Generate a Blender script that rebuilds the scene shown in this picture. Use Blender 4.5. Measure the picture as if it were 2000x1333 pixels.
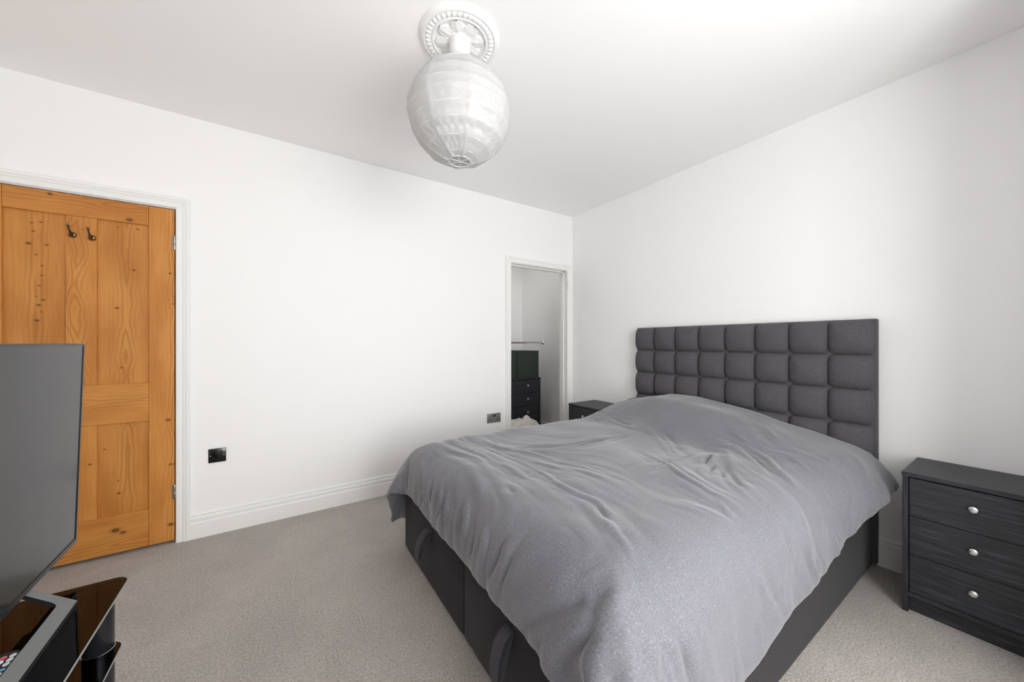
import bpy, bmesh, math, random
import numpy as np
from mathutils import Vector, Matrix, noise as mnoise

for o in list(bpy.data.objects):
    bpy.data.objects.remove(o, do_unlink=True)
SC = bpy.context.scene
COL = SC.collection
PI = math.pi

# ------------------------------------------------------------------ camera
H = 2.56                      # ceiling height
CAM_Z = 1.192
YAW = math.radians(33.57)
F_PX = 694.4
cam_d = bpy.data.cameras.new('camera')
cam = bpy.data.objects.new('camera', cam_d)
COL.objects.link(cam)
cam.location = (0, 0, CAM_Z)
cam.rotation_euler = (PI / 2, 0, -YAW)
cam_d.sensor_fit = 'HORIZONTAL'
cam_d.sensor_width = 36.0
cam_d.lens = F_PX / 2000 * 36.0
cam_d.shift_y = 2.75 / 2000
cam_d.clip_start = 0.02
SC.camera = cam

# ------------------------------------------------------------------ world, light, exposure
SC.view_settings.view_transform = 'Standard'
SC.view_settings.look = 'None'
SC.view_settings.gamma = 1.0
SC.view_settings.exposure = 0.46
SC.view_settings.use_curve_mapping = False
try:
    SC.cycles.max_bounces = 14
    SC.cycles.diffuse_bounces = 10
    SC.cycles.glossy_bounces = 6
    SC.cycles.transmission_bounces = 10
    SC.cycles.transparent_max_bounces = 12
except Exception:
    pass

world = bpy.data.worlds.new('overcast_sky')
SC.world = world
world.use_nodes = True
bg = world.node_tree.nodes['Background']
bg.inputs[0].default_value = (0.90, 0.94, 1.0, 1)
bg.inputs[1].default_value = 1.2

# bay window plan (behind the camera): A-B, B-C, C-D
FRONT_Y = -0.12
BAY = [(-0.50, FRONT_Y), (0.05, -0.95), (1.46, -0.95), (2.00, FRONT_Y)]
SILL_Z, HEAD_Z = 0.45, 2.12
LIGHT_W = [3.5, 55.0, 21.0]
LIGHT_RGB = [(1.0, 0.965, 0.92), (1.0, 0.985, 0.965), (0.945, 0.955, 1.0)]
for i in range(3):
    (ax, ay), (bx_, by_) = BAY[i], BAY[i + 1]
    dx, dy = bx_ - ax, by_ - ay
    L = math.hypot(dx, dy)
    nx, ny = dy / L, -dx / L               # outward
    ld = bpy.data.lights.new('daylight_%d' % i, 'AREA')
    ld.shape = 'RECTANGLE'
    ld.size = L - 0.16
    ld.size_y = HEAD_Z - SILL_Z - 0.1
    ld.energy = LIGHT_W[i]
    ld.color = LIGHT_RGB[i]
    lo = bpy.data.objects.new('daylight_%d' % i, ld)
    COL.objects.link(lo)
    lo.location = ((ax + bx_) / 2 + nx * 0.16, (ay + by_) / 2 + ny * 0.16, (SILL_Z + HEAD_Z) / 2)
    # lamp shines along its local -Z: point that inwards
    lo.rotation_euler = Vector((-nx, -ny, 0)).to_track_quat('-Z', 'Z').to_euler()

# ------------------------------------------------------------------ node helpers
MATS = {}


class NT:
    def __init__(self, name):
        self.m = bpy.data.materials.new(name)
        self.m.use_nodes = True
        self.t = self.m.node_tree
        self.p = self.t.nodes['Principled BSDF']
        self.out = self.t.nodes['Material Output']
        MATS[name] = self.m

    def n(self, typ, **kw):
        nd = self.t.nodes.new(typ)
        for k, v in kw.items():
            setattr(nd, k, v)
        return nd

    def set(self, sock, v):
        if hasattr(v, 'is_output') or isinstance(v, bpy.types.NodeSocket):
            self.t.links.new(v, sock)
        else:
            sock.default_value = v

    def math(self, op, a, b=None, c=None, clamp=False):
        nd = self.n('ShaderNodeMath', operation=op, use_clamp=clamp)
        self.set(nd.inputs[0], a)
        if b is not None:
            self.set(nd.inputs[1], b)
        if c is not None:
            self.set(nd.inputs[2], c)
        return nd.outputs[0]

    def coord(self, which='Object'):
        return self.n('ShaderNodeTexCoord').outputs[which]

    def sep(self, v):
        nd = self.n('ShaderNodeSeparateXYZ')
        self.set(nd.inputs[0], v)
        return nd.outputs

    def comb(self, x=0.0, y=0.0, z=0.0):
        nd = self.n('ShaderNodeCombineXYZ')
        for i, v in enumerate((x, y, z)):
            self.set(nd.inputs[i], v)
        return nd.outputs[0]

    def mapping(self, v, scale=(1, 1, 1), rot=(0, 0, 0), loc=(0, 0, 0)):
        nd = self.n('ShaderNodeMapping')
        self.set(nd.inputs[0], v)
        nd.inputs[1].default_value = loc
        nd.inputs[2].default_value = rot
        nd.inputs[3].default_value = scale
        return nd.outputs[0]

    def noise(self, v, scale, detail=2.0, rough=0.5, dist=0.0):
        nd = self.n('ShaderNodeTexNoise')
        self.set(nd.inputs['Vector'], v)
        nd.inputs['Scale'].default_value = scale
        nd.inputs['Detail'].default_value = detail
        nd.inputs['Roughness'].default_value = rough
        nd.inputs['Distortion'].default_value = dist
        return nd.outputs['Fac']

    def ramp(self, f, stops):
        nd = self.n('ShaderNodeValToRGB')
        self.set(nd.inputs[0], f)
        cr = nd.color_ramp
        while len(cr.elements) < len(stops):
            cr.elements.new(0.5)
        for e, (p, c) in zip(cr.elements, stops):
            e.position = p
            e.color = (c[0], c[1], c[2], 1) if len(c) == 3 else c
        return nd.outputs[0]

    def mix(self, f, a, b, blend='MIX'):
        nd = self.n('ShaderNodeMix', data_type='RGBA', blend_type=blend)
        self.set(nd.inputs[0], f)
        for s, v in ((nd.inputs[6], a), (nd.inputs[7], b)):
            if isinstance(v, tuple) and len(v) == 3:
                v = (*v, 1)
            self.set(s, v)
        return nd.outputs[2]

    def smooth(self, f, lo, hi):
        nd = self.n('ShaderNodeMapRange', interpolation_type='SMOOTHSTEP')
        self.set(nd.inputs[0], f)
        nd.inputs[1].default_value = lo
        nd.inputs[2].default_value = hi
        return nd.outputs[0]

    def bump(self, h, strength=0.3, dist=0.002):
        nd = self.n('ShaderNodeBump')
        nd.inputs['Strength'].default_value = strength
        nd.inputs['Distance'].default_value = dist
        self.set(nd.inputs['Height'], h)
        self.t.links.new(nd.outputs[0], self.p.inputs['Normal'])

    def base(self, col=None, rough=None, metal=None, spec=None, **kw):
        if col is not None:
            if isinstance(col, tuple) and len(col) == 3:
                col = (*col, 1)
            self.set(self.p.inputs['Base Color'], col)
        if rough is not None:
            self.set(self.p.inputs['Roughness'], rough)
        if metal is not None:
            self.p.inputs['Metallic'].default_value = metal
        if spec is not None:
            self.p.inputs['Specular IOR Level'].default_value = spec
        for k, v in kw.items():
            self.set(self.p.inputs[k], v)
        return self.m


def srgb(r, g, b):
    f = lambda c: ((c / 255 + 0.055) / 1.055) ** 2.4 if c > 10 else c / 255 / 12.92
    return (f(r), f(g), f(b))


def plain(name, col, rough=0.5, metal=0.0, spec=0.5, **kw):
    return NT(name).base(col, rough, metal, spec, **kw)


# ------------------------------------------------------------------ materials
def mat_paint(name, col, rough=0.7, scale=160, strength=0.06):
    t = NT(name)
    v = t.coord()
    n = t.noise(v, scale, 3)
    big = t.noise(v, 1.3, 2)
    c = t.mix(t.math('MULTIPLY', big, 0.05), (*col, 1), (col[0] * .9, col[1] * .9, col[2] * .9, 1))
    t.base(c, rough, 0, 0.3)
    t.bump(n, strength, 0.001)
    return t.m


mat_paint('wall_paint', (0.872, 0.870, 0.868))
mat_paint('ceiling_paint', (0.93, 0.927, 0.925), 0.85)
mat_paint('trim_gloss', (0.84, 0.84, 0.82), 0.32, 60, 0.02)
mat_paint('plaster_white', (0.84, 0.84, 0.83), 0.8)


def mat_carpet():
    t = NT('carpet')
    v = t.coord()
    f1 = t.noise(v, 300, 3, 0.7)
    f2 = t.noise(v, 130, 3, 0.6)
    f3 = t.noise(v, 3.2, 4, 0.55, 0.6)
    f4 = t.noise(v, 26, 2, 0.6)
    a = t.math('ADD', t.math('MULTIPLY', f1, 0.5), t.math('MULTIPLY', f2, 0.5))
    c = t.ramp(a, [(0.34, srgb(134, 127, 119)), (0.50, srgb(192, 185, 177)), (0.68, srgb(234, 228, 221))])
    shade = t.math('ADD', t.math('MULTIPLY', f3, 0.32), t.math('MULTIPLY', f4, 0.14))
    c = t.mix(t.smooth(shade, 0.12, 0.36), t.mix(1.0, c, (0.80, 0.79, 0.785), 'MULTIPLY'), c)
    t.base(c, 0.95, 0, 0.1)
    t.p.inputs['Sheen Weight'].default_value = 0.25
    t.p.inputs['Sheen Roughness'].default_value = 0.6
    h = t.math('ADD', f1, t.math('MULTIPLY', f2, 1.2))
    t.bump(h, 0.9, 0.006)
    return t.m


mat_carpet()


def mat_pine(name, along, centre, knots=(), cath=1.0, tint=1.0, seed=0.0, wander=0.0):
    """along: 'z' upright board, 'x' rail. centre: across-coordinate of the heart."""
    t = NT(name)
    x, y, z = t.sep(t.coord())
    ac, al = (x, z) if along == 'z' else (z, x)
    al2 = t.math('ADD', al, seed * 3.7)
    n1 = t.noise(t.comb(t.math('MULTIPLY', ac, 1.5), t.math('MULTIPLY', al2, 2.0), seed), 2.2, 2, 0.5)
    n2 = t.noise(t.comb(t.math('MULTIPLY', ac, 6), t.math('MULTIPLY', al2, 0.9), seed), 5, 3, 0.55)
    cen = t.math('ADD', t.math('SUBTRACT', ac, centre),
                 t.math('MULTIPLY', t.math('SUBTRACT', n1, 0.5), 0.03 + wander))
    d = t.math('ABSOLUTE', cen)
    d = t.math('SQRT', t.math('ADD', t.math('MULTIPLY', d, d), 0.00003))
    nn = t.noise(t.comb(0.0, t.math('MULTIPLY', al2, 1.0), seed + 5), 4.0, 1, 0.4)
    f = t.math('ADD', t.math('MULTIPLY', d, 150.0),
               t.math('ADD', t.math('MULTIPLY', nn, 14.0 * cath), t.math('MULTIPLY', n2, 1.6)))
    s = t.math('SINE', t.math('MULTIPLY', f, 2.4))
    s = t.math('POWER', t.math('MULTIPLY_ADD', s, 0.5, 0.5), 2.2)
    near = t.math('SUBTRACT', 1.0, t.smooth(d, 0.012, 0.055))
    amt = t.math('MULTIPLY', s, t.math('MULTIPLY_ADD', near, 0.34, 0.055))
    fine = t.noise(t.comb(t.math('MULTIPLY', ac, 300), t.math('MULTIPLY', al2, 6), seed), 1.0, 3, 0.6)
    blot = t.noise(t.comb(t.math('MULTIPLY', ac, 9), t.math('MULTIPLY', al2, 2.2), seed + 2), 1.0, 3, 0.5)
    light = tuple(c * tint for c in srgb(206, 142, 70))
    mid = tuple(c * tint for c in srgb(184, 118, 50))
    dark = tuple(c * tint for c in srgb(132, 74, 26))
    c = t.mix(t.smooth(blot, 0.3, 0.72), light, mid)
    c = t.mix(t.math('MULTIPLY', t.smooth(fine, 0.45, 0.75), 0.25), c, dark)
    c = t.mix(amt, c, dark)
    for (kx, kz, r) in knots:
        r *= .8
        ka, kl = (kx, kz) if along == 'z' else (kz, kx)
        da = t.math('DIVIDE', t.math('SUBTRACT', ac, ka), r)
        dl = t.math('DIVIDE', t.math('SUBTRACT', al, kl), r * (0.62 if along == 'z' else 1.5))
        q = t.math('SQRT', t.math('ADD', t.math('MULTIPLY', da, da), t.math('MULTIPLY', dl, dl)))
        halo = t.math('MULTIPLY', t.math('SUBTRACT', 1.0, t.smooth(q, 0.9, 2.2)), 0.45)
        c = t.mix(halo, c, srgb(140, 84, 34))
        core = t.math('SUBTRACT', 1.0, t.smooth(q, 0.6, 1.1))
        inner = t.mix(t.smooth(q, 0.25, 0.6), srgb(120, 78, 44), srgb(62, 34, 14))
        c = t.mix(t.math('MULTIPLY', core, 0.9), c, inner)
    t.base(c, t.math('MULTIPLY_ADD', fine, 0.15, 0.34), 0, 0.4)
    t.bump(t.math('ADD', fine, t.math('MULTIPLY', s, 0.5)), 0.08, 0.001)
    return t.m


def mat_felt(name, dark, light, scale=520):
    t = NT(name)
    v = t.coord()
    f = t.noise(v, scale, 2, 0.7)
    g = t.noise(t.mapping(v, (1, 1, 3)), scale * .45, 2, 0.6)
    a = t.math('ADD', t.math('MULTIPLY', f, 0.6), t.math('MULTIPLY', g, 0.4))
    c = t.ramp(a, [(0.34, dark), (0.66, light)])
    t.base(c, 0.95, 0, 0.15)
    t.p.inputs['Sheen Weight'].default_value = 0.08
    t.p.inputs['Sheen Roughness'].default_value = 0.5
    t.bump(a, 0.5, 0.002)
    return t.m


mat_felt('charcoal_felt', srgb(42, 41, 42), srgb(108, 106, 110))
mat_felt('charcoal_felt_base', srgb(25, 24, 24), srgb(58, 56, 59))
mat_felt('strap_felt', srgb(36, 35, 38), srgb(88, 87, 93))


def mat_duvet():
    t = NT('duvet_cotton')
    uv = t.coord('UV')
    a = t.noise(t.mapping(t.mapping(uv, (1, 1, 1), (0, 0, math.radians(38))), (640, 130, 1)), 1.0, 2, 0.55)
    b = t.noise(t.mapping(t.mapping(uv, (1, 1, 1), (0, 0, math.radians(-52))), (640, 130, 1)), 1.0, 2, 0.55)
    cell = t.noise(uv, 95, 1, 0.5)
    sel = t.smooth(cell, 0.44, 0.56)
    w = t.mix(sel, t.comb(a, a, a), t.comb(b, b, b))
    wf = t.sep(w)[0]
    big = t.noise(uv, 5, 3, 0.5)
    c = t.ramp(wf, [(0.36, srgb(96, 96, 101)), (0.56, srgb(111, 111, 117)), (0.74, srgb(146, 147, 157))])
    c = t.mix(t.math('MULTIPLY', t.smooth(big, 0.3, 0.7), 0.12), c, srgb(92, 92, 95))
    t.base(c, t.math('MULTIPLY_ADD', wf, -0.30, 0.84), 0, 0.3)
    t.p.inputs['Sheen Weight'].default_value = 0.42
    t.p.inputs['Sheen Roughness'].default_value = 0.42
    fine = t.noise(uv, 900, 1, 0.5)
    t.bump(t.math('ADD', t.math('MULTIPLY', wf, 0.8), t.math('MULTIPLY', fine, 0.4)), 0.25, 0.001)
    return t.m


mat_duvet()


def mat_blackwood(name, along='y'):
    t = NT(name)
    v = t.coord()
    sc = {'y': (160, 7, 160), 'z': (160, 160, 7), 'x': (7, 160, 160)}[along]
    f = t.noise(t.mapping(v, sc), 1.0, 4, 0.65)
    g = t.noise(t.mapping(v, tuple(s * .3 for s in sc)), 1.0, 2, 0.5)
    c = t.ramp(f, [(0.36, srgb(27, 27, 30)), (0.55, srgb(44, 45, 50)), (0.72, srgb(74, 76, 84))])
    c = t.mix(t.math('MULTIPLY', g, 0.4), c, srgb(34, 34, 37))
    t.base(c, 0.46, 0, 0.45)
    t.bump(f, 0.25, 0.0008)
    return t.m


mat_blackwood('black_ash_h', 'y')
mat_blackwood('black_ash_v', 'z')
mat_blackwood('black_ash_x', 'x')
plain('chrome', (0.72, 0.72, 0.74), 0.16, 1.0)
plain('satin_nickel', (0.78, 0.77, 0.78), 0.28, 1.0)
plain('hinge_steel', (0.36, 0.34, 0.31), 0.38, 1.0)
plain('aged_brass', (0.20, 0.14, 0.065), 0.30, 1.0)
plain('brass_bright', (0.55, 0.43, 0.25), 0.25, 1.0)
plain('black_nickel', (0.055, 0.052, 0.05), 0.22, 1.0)
plain('brushed_steel', (0.24, 0.24, 0.24), 0.4, 0.3)
plain('black_plastic', (0.010, 0.010, 0.011), 0.35)
plain('dark_slot', (0.004, 0.004, 0.004), 0.6)
plain('screw_steel', (0.75, 0.70, 0.60), 0.25, 1.0)
plain('gloss_black', (0.006, 0.006, 0.007), 0.12, 0, 0.5)
plain('tube_black', (0.012, 0.012, 0.014), 0.26, 0, 0.6)
plain('tv_bezel', srgb(34, 35, 38), 0.35, 0.3)
plain('tv_foot_metal', srgb(112, 114, 112), 0.45, 0.35)
plain('plastic_foot', (0.30, 0.30, 0.30), 0.5)
plain('pendant_white', (0.80, 0.80, 0.78), 0.4)
plain('wire_white', (0.85, 0.85, 0.83), 0.4)
plain('remote_body', (0.018, 0.018, 0.020), 0.45)
for nm, c in (('btn_white', (0.72, 0.73, 0.76)), ('btn_red', (0.55, 0.10, 0.12)), ('btn_green', (0.12, 0.45, 0.22)),
              ('btn_yellow', (0.75, 0.48, 0.05)), ('btn_blue', (0.20, 0.42, 0.75))):
    plain(nm, c, 0.35)
mat_felt('box_card', srgb(44, 52, 48), srgb(60, 70, 65), 300)
mat_felt('brown_card', srgb(66, 56, 48), srgb(96, 84, 72), 160)
mat_felt('white_towel', srgb(190, 187, 178), srgb(232, 229, 220), 300)
mat_felt('mattress_cloth', srgb(200, 200, 200), srgb(232, 232, 232), 300)
plain('backing_dark', (0.05, 0.05, 0.05), 0.9)


def mat_tv_screen():
    t = NT('tv_screen')
    t.base((0.009, 0.0092, 0.0092), 0.18, 0, 0.30)
    t.p.inputs['Coat Weight'].default_value = 0.06
    t.p.inputs['Coat Roughness'].default_value = 0.05
    return t.m


mat_tv_screen()


def mat_smoked_glass():
    t = NT('smoked_glass')
    tr = t.n('ShaderNodeBsdfTransparent')
    tr.inputs[0].default_value = (0.28, 0.27, 0.275, 1)
    gl = t.n('ShaderNodeBsdfGlossy')
    gl.inputs['Roughness'].default_value = 0.02
    gl.inputs[0].default_value = (0.55, 0.57, 0.62, 1)
    fr = t.n('ShaderNodeFresnel')
    fr.inputs[0].default_value = 1.5
    mx = t.n('ShaderNodeMixShader')
    t.t.links.new(fr.outputs[0], mx.inputs[0])
    t.t.links.new(tr.outputs[0], mx.inputs[1])
    t.t.links.new(gl.outputs[0], mx.inputs[2])
    t.t.links.new(mx.outputs[0], t.out.inputs[0])
    return t.m


mat_smoked_glass()
plain('glass_edge', (0.30, 0.32, 0.31), 0.2, 0, 0.6)


def mat_window_glass():
    t = NT('window_glass')
    tr = t.n('ShaderNodeBsdfTransparent')
    tr.inputs[0].default_value = (0.966, 0.967, 0.966, 1)
    gl = t.n('ShaderNodeBsdfGlossy')
    gl.inputs['Roughness'].default_value = 0.01
    mx = t.n('ShaderNodeMixShader')
    mx.inputs[0].default_value = 0.05
    t.t.links.new(tr.outputs[0], mx.inputs[1])
    t.t.links.new(gl.outputs[0], mx.inputs[2])
    t.t.links.new(mx.outputs[0], t.out.inputs[0])
    return t.m


mat_window_glass()


def mat_paper():
    t = NT('rice_paper')
    v = t.coord()
    f = t.noise(t.mapping(v, (1, 1, 4)), 60, 3, 0.6)
    c = t.ramp(f, [(0.3, (0.66, 0.66, 0.66)), (0.7, (0.73, 0.73, 0.73))])
    di = t.n('ShaderNodeBsdfDiffuse')
    tl = t.n('ShaderNodeBsdfTranslucent')
    gl = t.n('ShaderNodeBsdfGlossy')
    gl.inputs['Roughness'].default_value = 0.35
    t.t.links.new(c, di.inputs[0])
    t.t.links.new(c, tl.inputs[0])
    m1 = t.n('ShaderNodeMixShader')
    m1.inputs[0].default_value = 0.34
    t.t.links.new(di.outputs[0], m1.inputs[1])
    t.t.links.new(tl.outputs[0], m1.inputs[2])
    m2 = t.n('ShaderNodeMixShader')
    m2.inputs[0].default_value = 0.04
    t.t.links.new(m1.outputs[0], m2.inputs[1])
    t.t.links.new(gl.outputs[0], m2.inputs[2])
    t.t.links.new(m2.outputs[0], t.out.inputs[0])
    return t.m


mat_paper()


# ------------------------------------------------------------------ mesh helpers
def smooth_shade(me, angle=35):
    for p in me.polygons:
        p.use_smooth = True
    try:
        me.set_sharp_from_angle(angle=math.radians(angle))
    except Exception:
        pass


def obj(name, bm, mat, parent=None, smooth=None):
    me = bpy.data.meshes.new(name)
    bmesh.ops.recalc_face_normals(bm, faces=bm.faces)
    bm.to_mesh(me)
    bm.free()
    if smooth:
        smooth_shade(me, smooth)
    for m in (mat if isinstance(mat, (list, tuple)) else [mat]):
        me.materials.append(MATS[m])
    o = bpy.data.objects.new(name, me)
    COL.objects.link(o)
    if parent is not None:
        o.parent = parent
    return o


def meshobj(name, verts, faces, mat, parent=None, smooth=None):
    me = bpy.data.meshes.new(name)
    me.from_pydata(verts, [], faces)
    me.update()
    if smooth:
        smooth_shade(me, smooth)
    me.materials.append(MATS[mat])
    o = bpy.data.objects.new(name, me)
    COL.objects.link(o)
    if parent is not None:
        o.parent = parent
    return o


def empty(name, loc=(0, 0, 0), rotz=0.0):
    o = bpy.data.objects.new(name, None)
    COL.objects.link(o)
    o.location = loc
    o.rotation_euler = (0, 0, rotz)
    o.empty_display_size = 0.05
    return o


def tag(o, label, cat, group=None, kind=None):
    o['label'] = label
    o['category'] = cat
    if group:
        o['group'] = group
    if kind:
        o['kind'] = kind
    return o


def struct(o, label, cat):
    return tag(o, label, cat, kind='structure')


def add_box(bm, x0, x1, y0, y1, z0, z1, bev=0.0, seg=2):
    vs = [bm.verts.new((x, y, z)) for x in (x0, x1) for y in (y0, y1) for z in (z0, z1)]
    idx = [(0, 1, 3, 2), (4, 6, 7, 5), (0, 4, 5, 1), (2, 3, 7, 6), (0, 2, 6, 4), (1, 5, 7, 3)]
    fs = [bm.faces.new([vs[i] for i in f]) for f in idx]
    if bev > 0:
        es = list({e for f in fs for e in f.edges})
        bmesh.ops.bevel(bm, geom=es, offset=bev, segments=seg, affect='EDGES', profile=0.5)


def box(name, x0, x1, y0, y1, z0, z1, mat, parent=None, bev=0.0, seg=2):
    bm = bmesh.new()
    add_box(bm, x0, x1, y0, y1, z0, z1, bev, seg)
    return obj(name, bm, mat, parent, 40 if bev > 0 else None)


def boxes(name, lst, mat, parent=None):
    bm = bmesh.new()
    for b in lst:
        add_box(bm, *b)
    return obj(name, bm, mat, parent)


def add_lathe(bm, prof, seg=32, centre=(0, 0, 0), axis='z', cap=True):
    """prof: list of (r, h)."""
    cx, cy, cz = centre
    rings = []
    for r, h in prof:
        ring = []
        for k in range(seg):
            a = 2 * PI * k / seg
            c, s = math.cos(a) * r, math.sin(a) * r
            p = {'z': (c, s, h), 'x': (h, c, s), 'y': (c, h, s)}[axis]
            ring.append(bm.verts.new((cx + p[0], cy + p[1], cz + p[2])))
        rings.append(ring)
    for a, b in zip(rings[:-1], rings[1:]):
        for k in range(seg):
            bm.faces.new((a[k], a[(k + 1) % seg], b[(k + 1) % seg], b[k]))
    if cap:
        for r in (rings[0], rings[-1]):
            try:
                bm.faces.new(r)
            except ValueError:
                pass


def lathe(name, prof, mat, parent=None, seg=32, centre=(0, 0, 0), axis='z', cap=True, smooth=40):
    bm = bmesh.new()
    add_lathe(bm, prof, seg, centre, axis, cap)
    return obj(name, bm, mat, parent, smooth)


def add_tube(bm, pts, r, seg=10, closed=False, cap=True):
    pts = [Vector(p) for p in pts]
    n = len(pts)
    rad = r if isinstance(r, (list, tuple)) else [r] * n
    rings = []
    up = None
    for i, p in enumerate(pts):
        a = pts[(i - 1) % n] if (closed or i > 0) else p
        b = pts[(i + 1) % n] if (closed or i < n - 1) else p
        d = (b - a).normalized()
        if up is None:
            up = Vector((0, 0, 1)) if abs(d.z) < 0.9 else Vector((1, 0, 0))
        s = d.cross(up)
        if s.length < 1e-6:
            s = d.cross(Vector((0, 1, 0)))
        s.normalize()
        u = s.cross(d).normalized()
        up = u
        rings.append([bm.verts.new(p + (s * math.cos(2 * PI * k / seg) + u * math.sin(2 * PI * k / seg)) * rad[i])
                      for k in range(seg)])
    m = n if closed else n - 1
    for i in range(m):
        a, b = rings[i], rings[(i + 1) % n]
        for k in range(seg):
            bm.faces.new((a[k], a[(k + 1) % seg], b[(k + 1) % seg], b[k]))
    if cap and not closed:
        bm.faces.new(rings[0])
        bm.faces.new(rings[-1])


def tube(name, pts, r, mat, parent=None, seg=10, closed=False):
    bm = bmesh.new()
    add_tube(bm, pts, r, seg, closed)
    return obj(name, bm, mat, parent, 50)


def add_sweep(bm, prof, path, closed=False):
    """prof: list of (a, b) offsets; path: list of (point, adir, bdir) frames."""
    rings = [[bm.verts.new(Vector(p) + Vector(ad) * a + Vector(bd) * b) for a, b in prof] for p, ad, bd in path]
    n = len(prof)
    for r0, r1 in zip(rings[:-1], rings[1:]):
        for k in range(n):
            bm.faces.new((r0[k], r0[(k + 1) % n], r1[(k + 1) % n], r1[k]))
    bm.faces.new(rings[0])
    bm.faces.new(rings[-1])


def copy_tree(o, parent=None):
    c = o.copy()
    COL.objects.link(c)
    c.parent = parent
    for ch in list(o.children):
        copy_tree(ch, c)
    return c


# ------------------------------------------------------------------ room shell
XL, XR, YB = -1.36, 2.70, 2.875        # left wall, right wall, back wall faces
WT = 0.12
CX, CY = 2.95, 4.18                    # closet right wall, closet back wall faces
D1 = (-1.285, -0.468, 2.015)           # door 1 structural opening
D2 = (1.868, 2.634, 1.985)             # closet doorway structural opening

struct(boxes('floor', [(XL - .2, 3.2, -1.2, 4.4, -0.1, 0.0)], 'carpet'),
       'grey-beige cut pile carpet covering the whole bedroom floor', 'carpet')
struct(boxes('ceiling', [(XL - .2, 3.2, -1.2, 4.4, H, H + 0.1)], 'ceiling_paint'),
       'flat white painted ceiling above the bed', 'ceiling')
y0, y1 = YB, YB + WT
struct(boxes('wall_back', [(XL - .1, D1[0], y0, y1, 0, H), (D1[0], D1[1], y0, y1, D1[2], H),
                           (D1[1], D2[0], y0, y1, 0, H), (D2[0], D2[1], y0, y1, D2[2], H),
                           (D2[1], CX + .1, y0, y1, 0, H)], 'wall_paint'),
       'white painted wall holding the pine door and the closet doorway', 'wall')
struct(boxes('wall_right', [(XR, XR + .1, FRONT_Y - .1, YB, 0, H)], 'wall_paint'),
       'white painted wall behind the headboard', 'wall')
struct(boxes('wall_left', [(XL - .1, XL, FRONT_Y - .1, YB, 0, H)], 'wall_paint'),
       'white painted wall behind the television', 'wall')
struct(boxes('wall_front', [(XL - .1, BAY[0][0], FRONT_Y - .1, FRONT_Y, 0, H),
                            (BAY[3][0], XR + .1, FRONT_Y - .1, FRONT_Y, 0, H),
                            (BAY[0][0], BAY[3][0], FRONT_Y - .1, FRONT_Y, 2.40, H)], 'wall_paint'),
       'white painted wall around the bay window opening', 'wall')
struct(boxes('wall_closet', [(CX, CX + .1, y1, CY + .1, 0, H), (1.4, CX, CY, CY + .1, 0, H),
                             (1.4, 1.5, y1, CY, 0, H)], 'wall_paint'),
       'white painted walls inside the closet beyond the doorway', 'wall')
struct(boxes('door_light_block', [(D1[0], D1[1], YB + 0.09, YB + WT, 0, D1[2])], 'backing_dark'),  # unseen backing added to stop light leaking around the door
       'dark blank backing added behind the closed pine door to block light', 'wall')


# bay window walls and windows
def seg_box(bm, p, q, z0, z1, th0, th1, s0=0.0, s1=0.0):
    """box along p->q, between outward offsets th0..th1, shortened by s0,s1 at ends."""
    d = Vector((q[0] - p[0], q[1] - p[1], 0))
    L = d.length
    d.normalize()
    n = Vector((d.y, -d.x, 0))
    a, b = Vector((p[0], p[1], 0)) + d * s0, Vector((p[0], p[1], 0)) + d * (L - s1)
    vs = []
    for e in (a, b):
        for th in (th0, th1):
            for z in (z0, z1):
                v = e + n * th
                vs.append(bm.verts.new((v.x, v.y, z)))
    for f in [(0, 1, 3, 2), (4, 6, 7, 5), (0, 4, 5, 1), (2, 3, 7, 6), (0, 2, 6, 4), (1, 5, 7, 3)]:
        bm.faces.new([vs[i] for i in f])


bm = bmesh.new()
for i in range(3):
    p, q = BAY[i], BAY[i + 1]
    seg_box(bm, p, q, 0, SILL_Z, 0, 0.12)
    seg_box(bm, p, q, HEAD_Z, H, 0, 0.12)
    for s in (0, 1):
        Lq = math.hypot(q[0] - p[0], q[1] - p[1])
        seg_box(bm, p, q, SILL_Z, HEAD_Z, 0, 0.12, 0 if s == 0 else Lq - .05, Lq - .05 if s == 0 else 0)
struct(obj('wall_bay', bm, 'wall_paint'), 'white painted bay walls below and above the windows', 'wall')
for i in range(3):
    p, q = BAY[i], BAY[i + 1]
    Lq = math.hypot(q[0] - p[0], q[1] - p[1])
    bm = bmesh.new()
    for (za, zb, sa, sb) in ((SILL_Z, SILL_Z + .06, .05, .05), (HEAD_Z - .06, HEAD_Z, .05, .05),
                             (SILL_Z, HEAD_Z, .05, Lq - .11), (SILL_Z, HEAD_Z, Lq - .11, .05),
                             (1.40, 1.45, .05, .05)):
        seg_box(bm, p, q, za, zb, .03, .09, sa, sb)
    w = obj('window_%d' % (i + 1), bm, 'trim_gloss')
    struct(w, ['white sash window in the bay side beyond the television', 'wide white sash window in the middle of the bay',
               'white sash window in the bay side by the bedside drawers'][i], 'window')
    for za, zb in ((SILL_Z + .06, 1.40), (1.45, HEAD_Z - .06)):
        bm = bmesh.new()
        seg_box(bm, p, q, za, zb, .055, .061, .11, .11)
        obj('pane', bm, 'window_glass', w)
    bm = bmesh.new()
    seg_box(bm, p, q, SILL_Z - .03, SILL_Z + .003, -.06, .05, .02, .02)
    obj('window_sill', bm, 'trim_gloss', w)

# ------------------------------------------------------------------ skirting boards
SK = [(0, 0), (0.020, 0), (0.020, 0.092), (0.0165, 0.097), (0.014, 0.103), (0.0175, 0.107), (0.0175, 0.122),
      (0.014, 0.128), (0.009, 0.131), (0.012, 0.136), (0.012, 0.142), (0.008, 0.147), (0.0, 0.150)]


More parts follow.
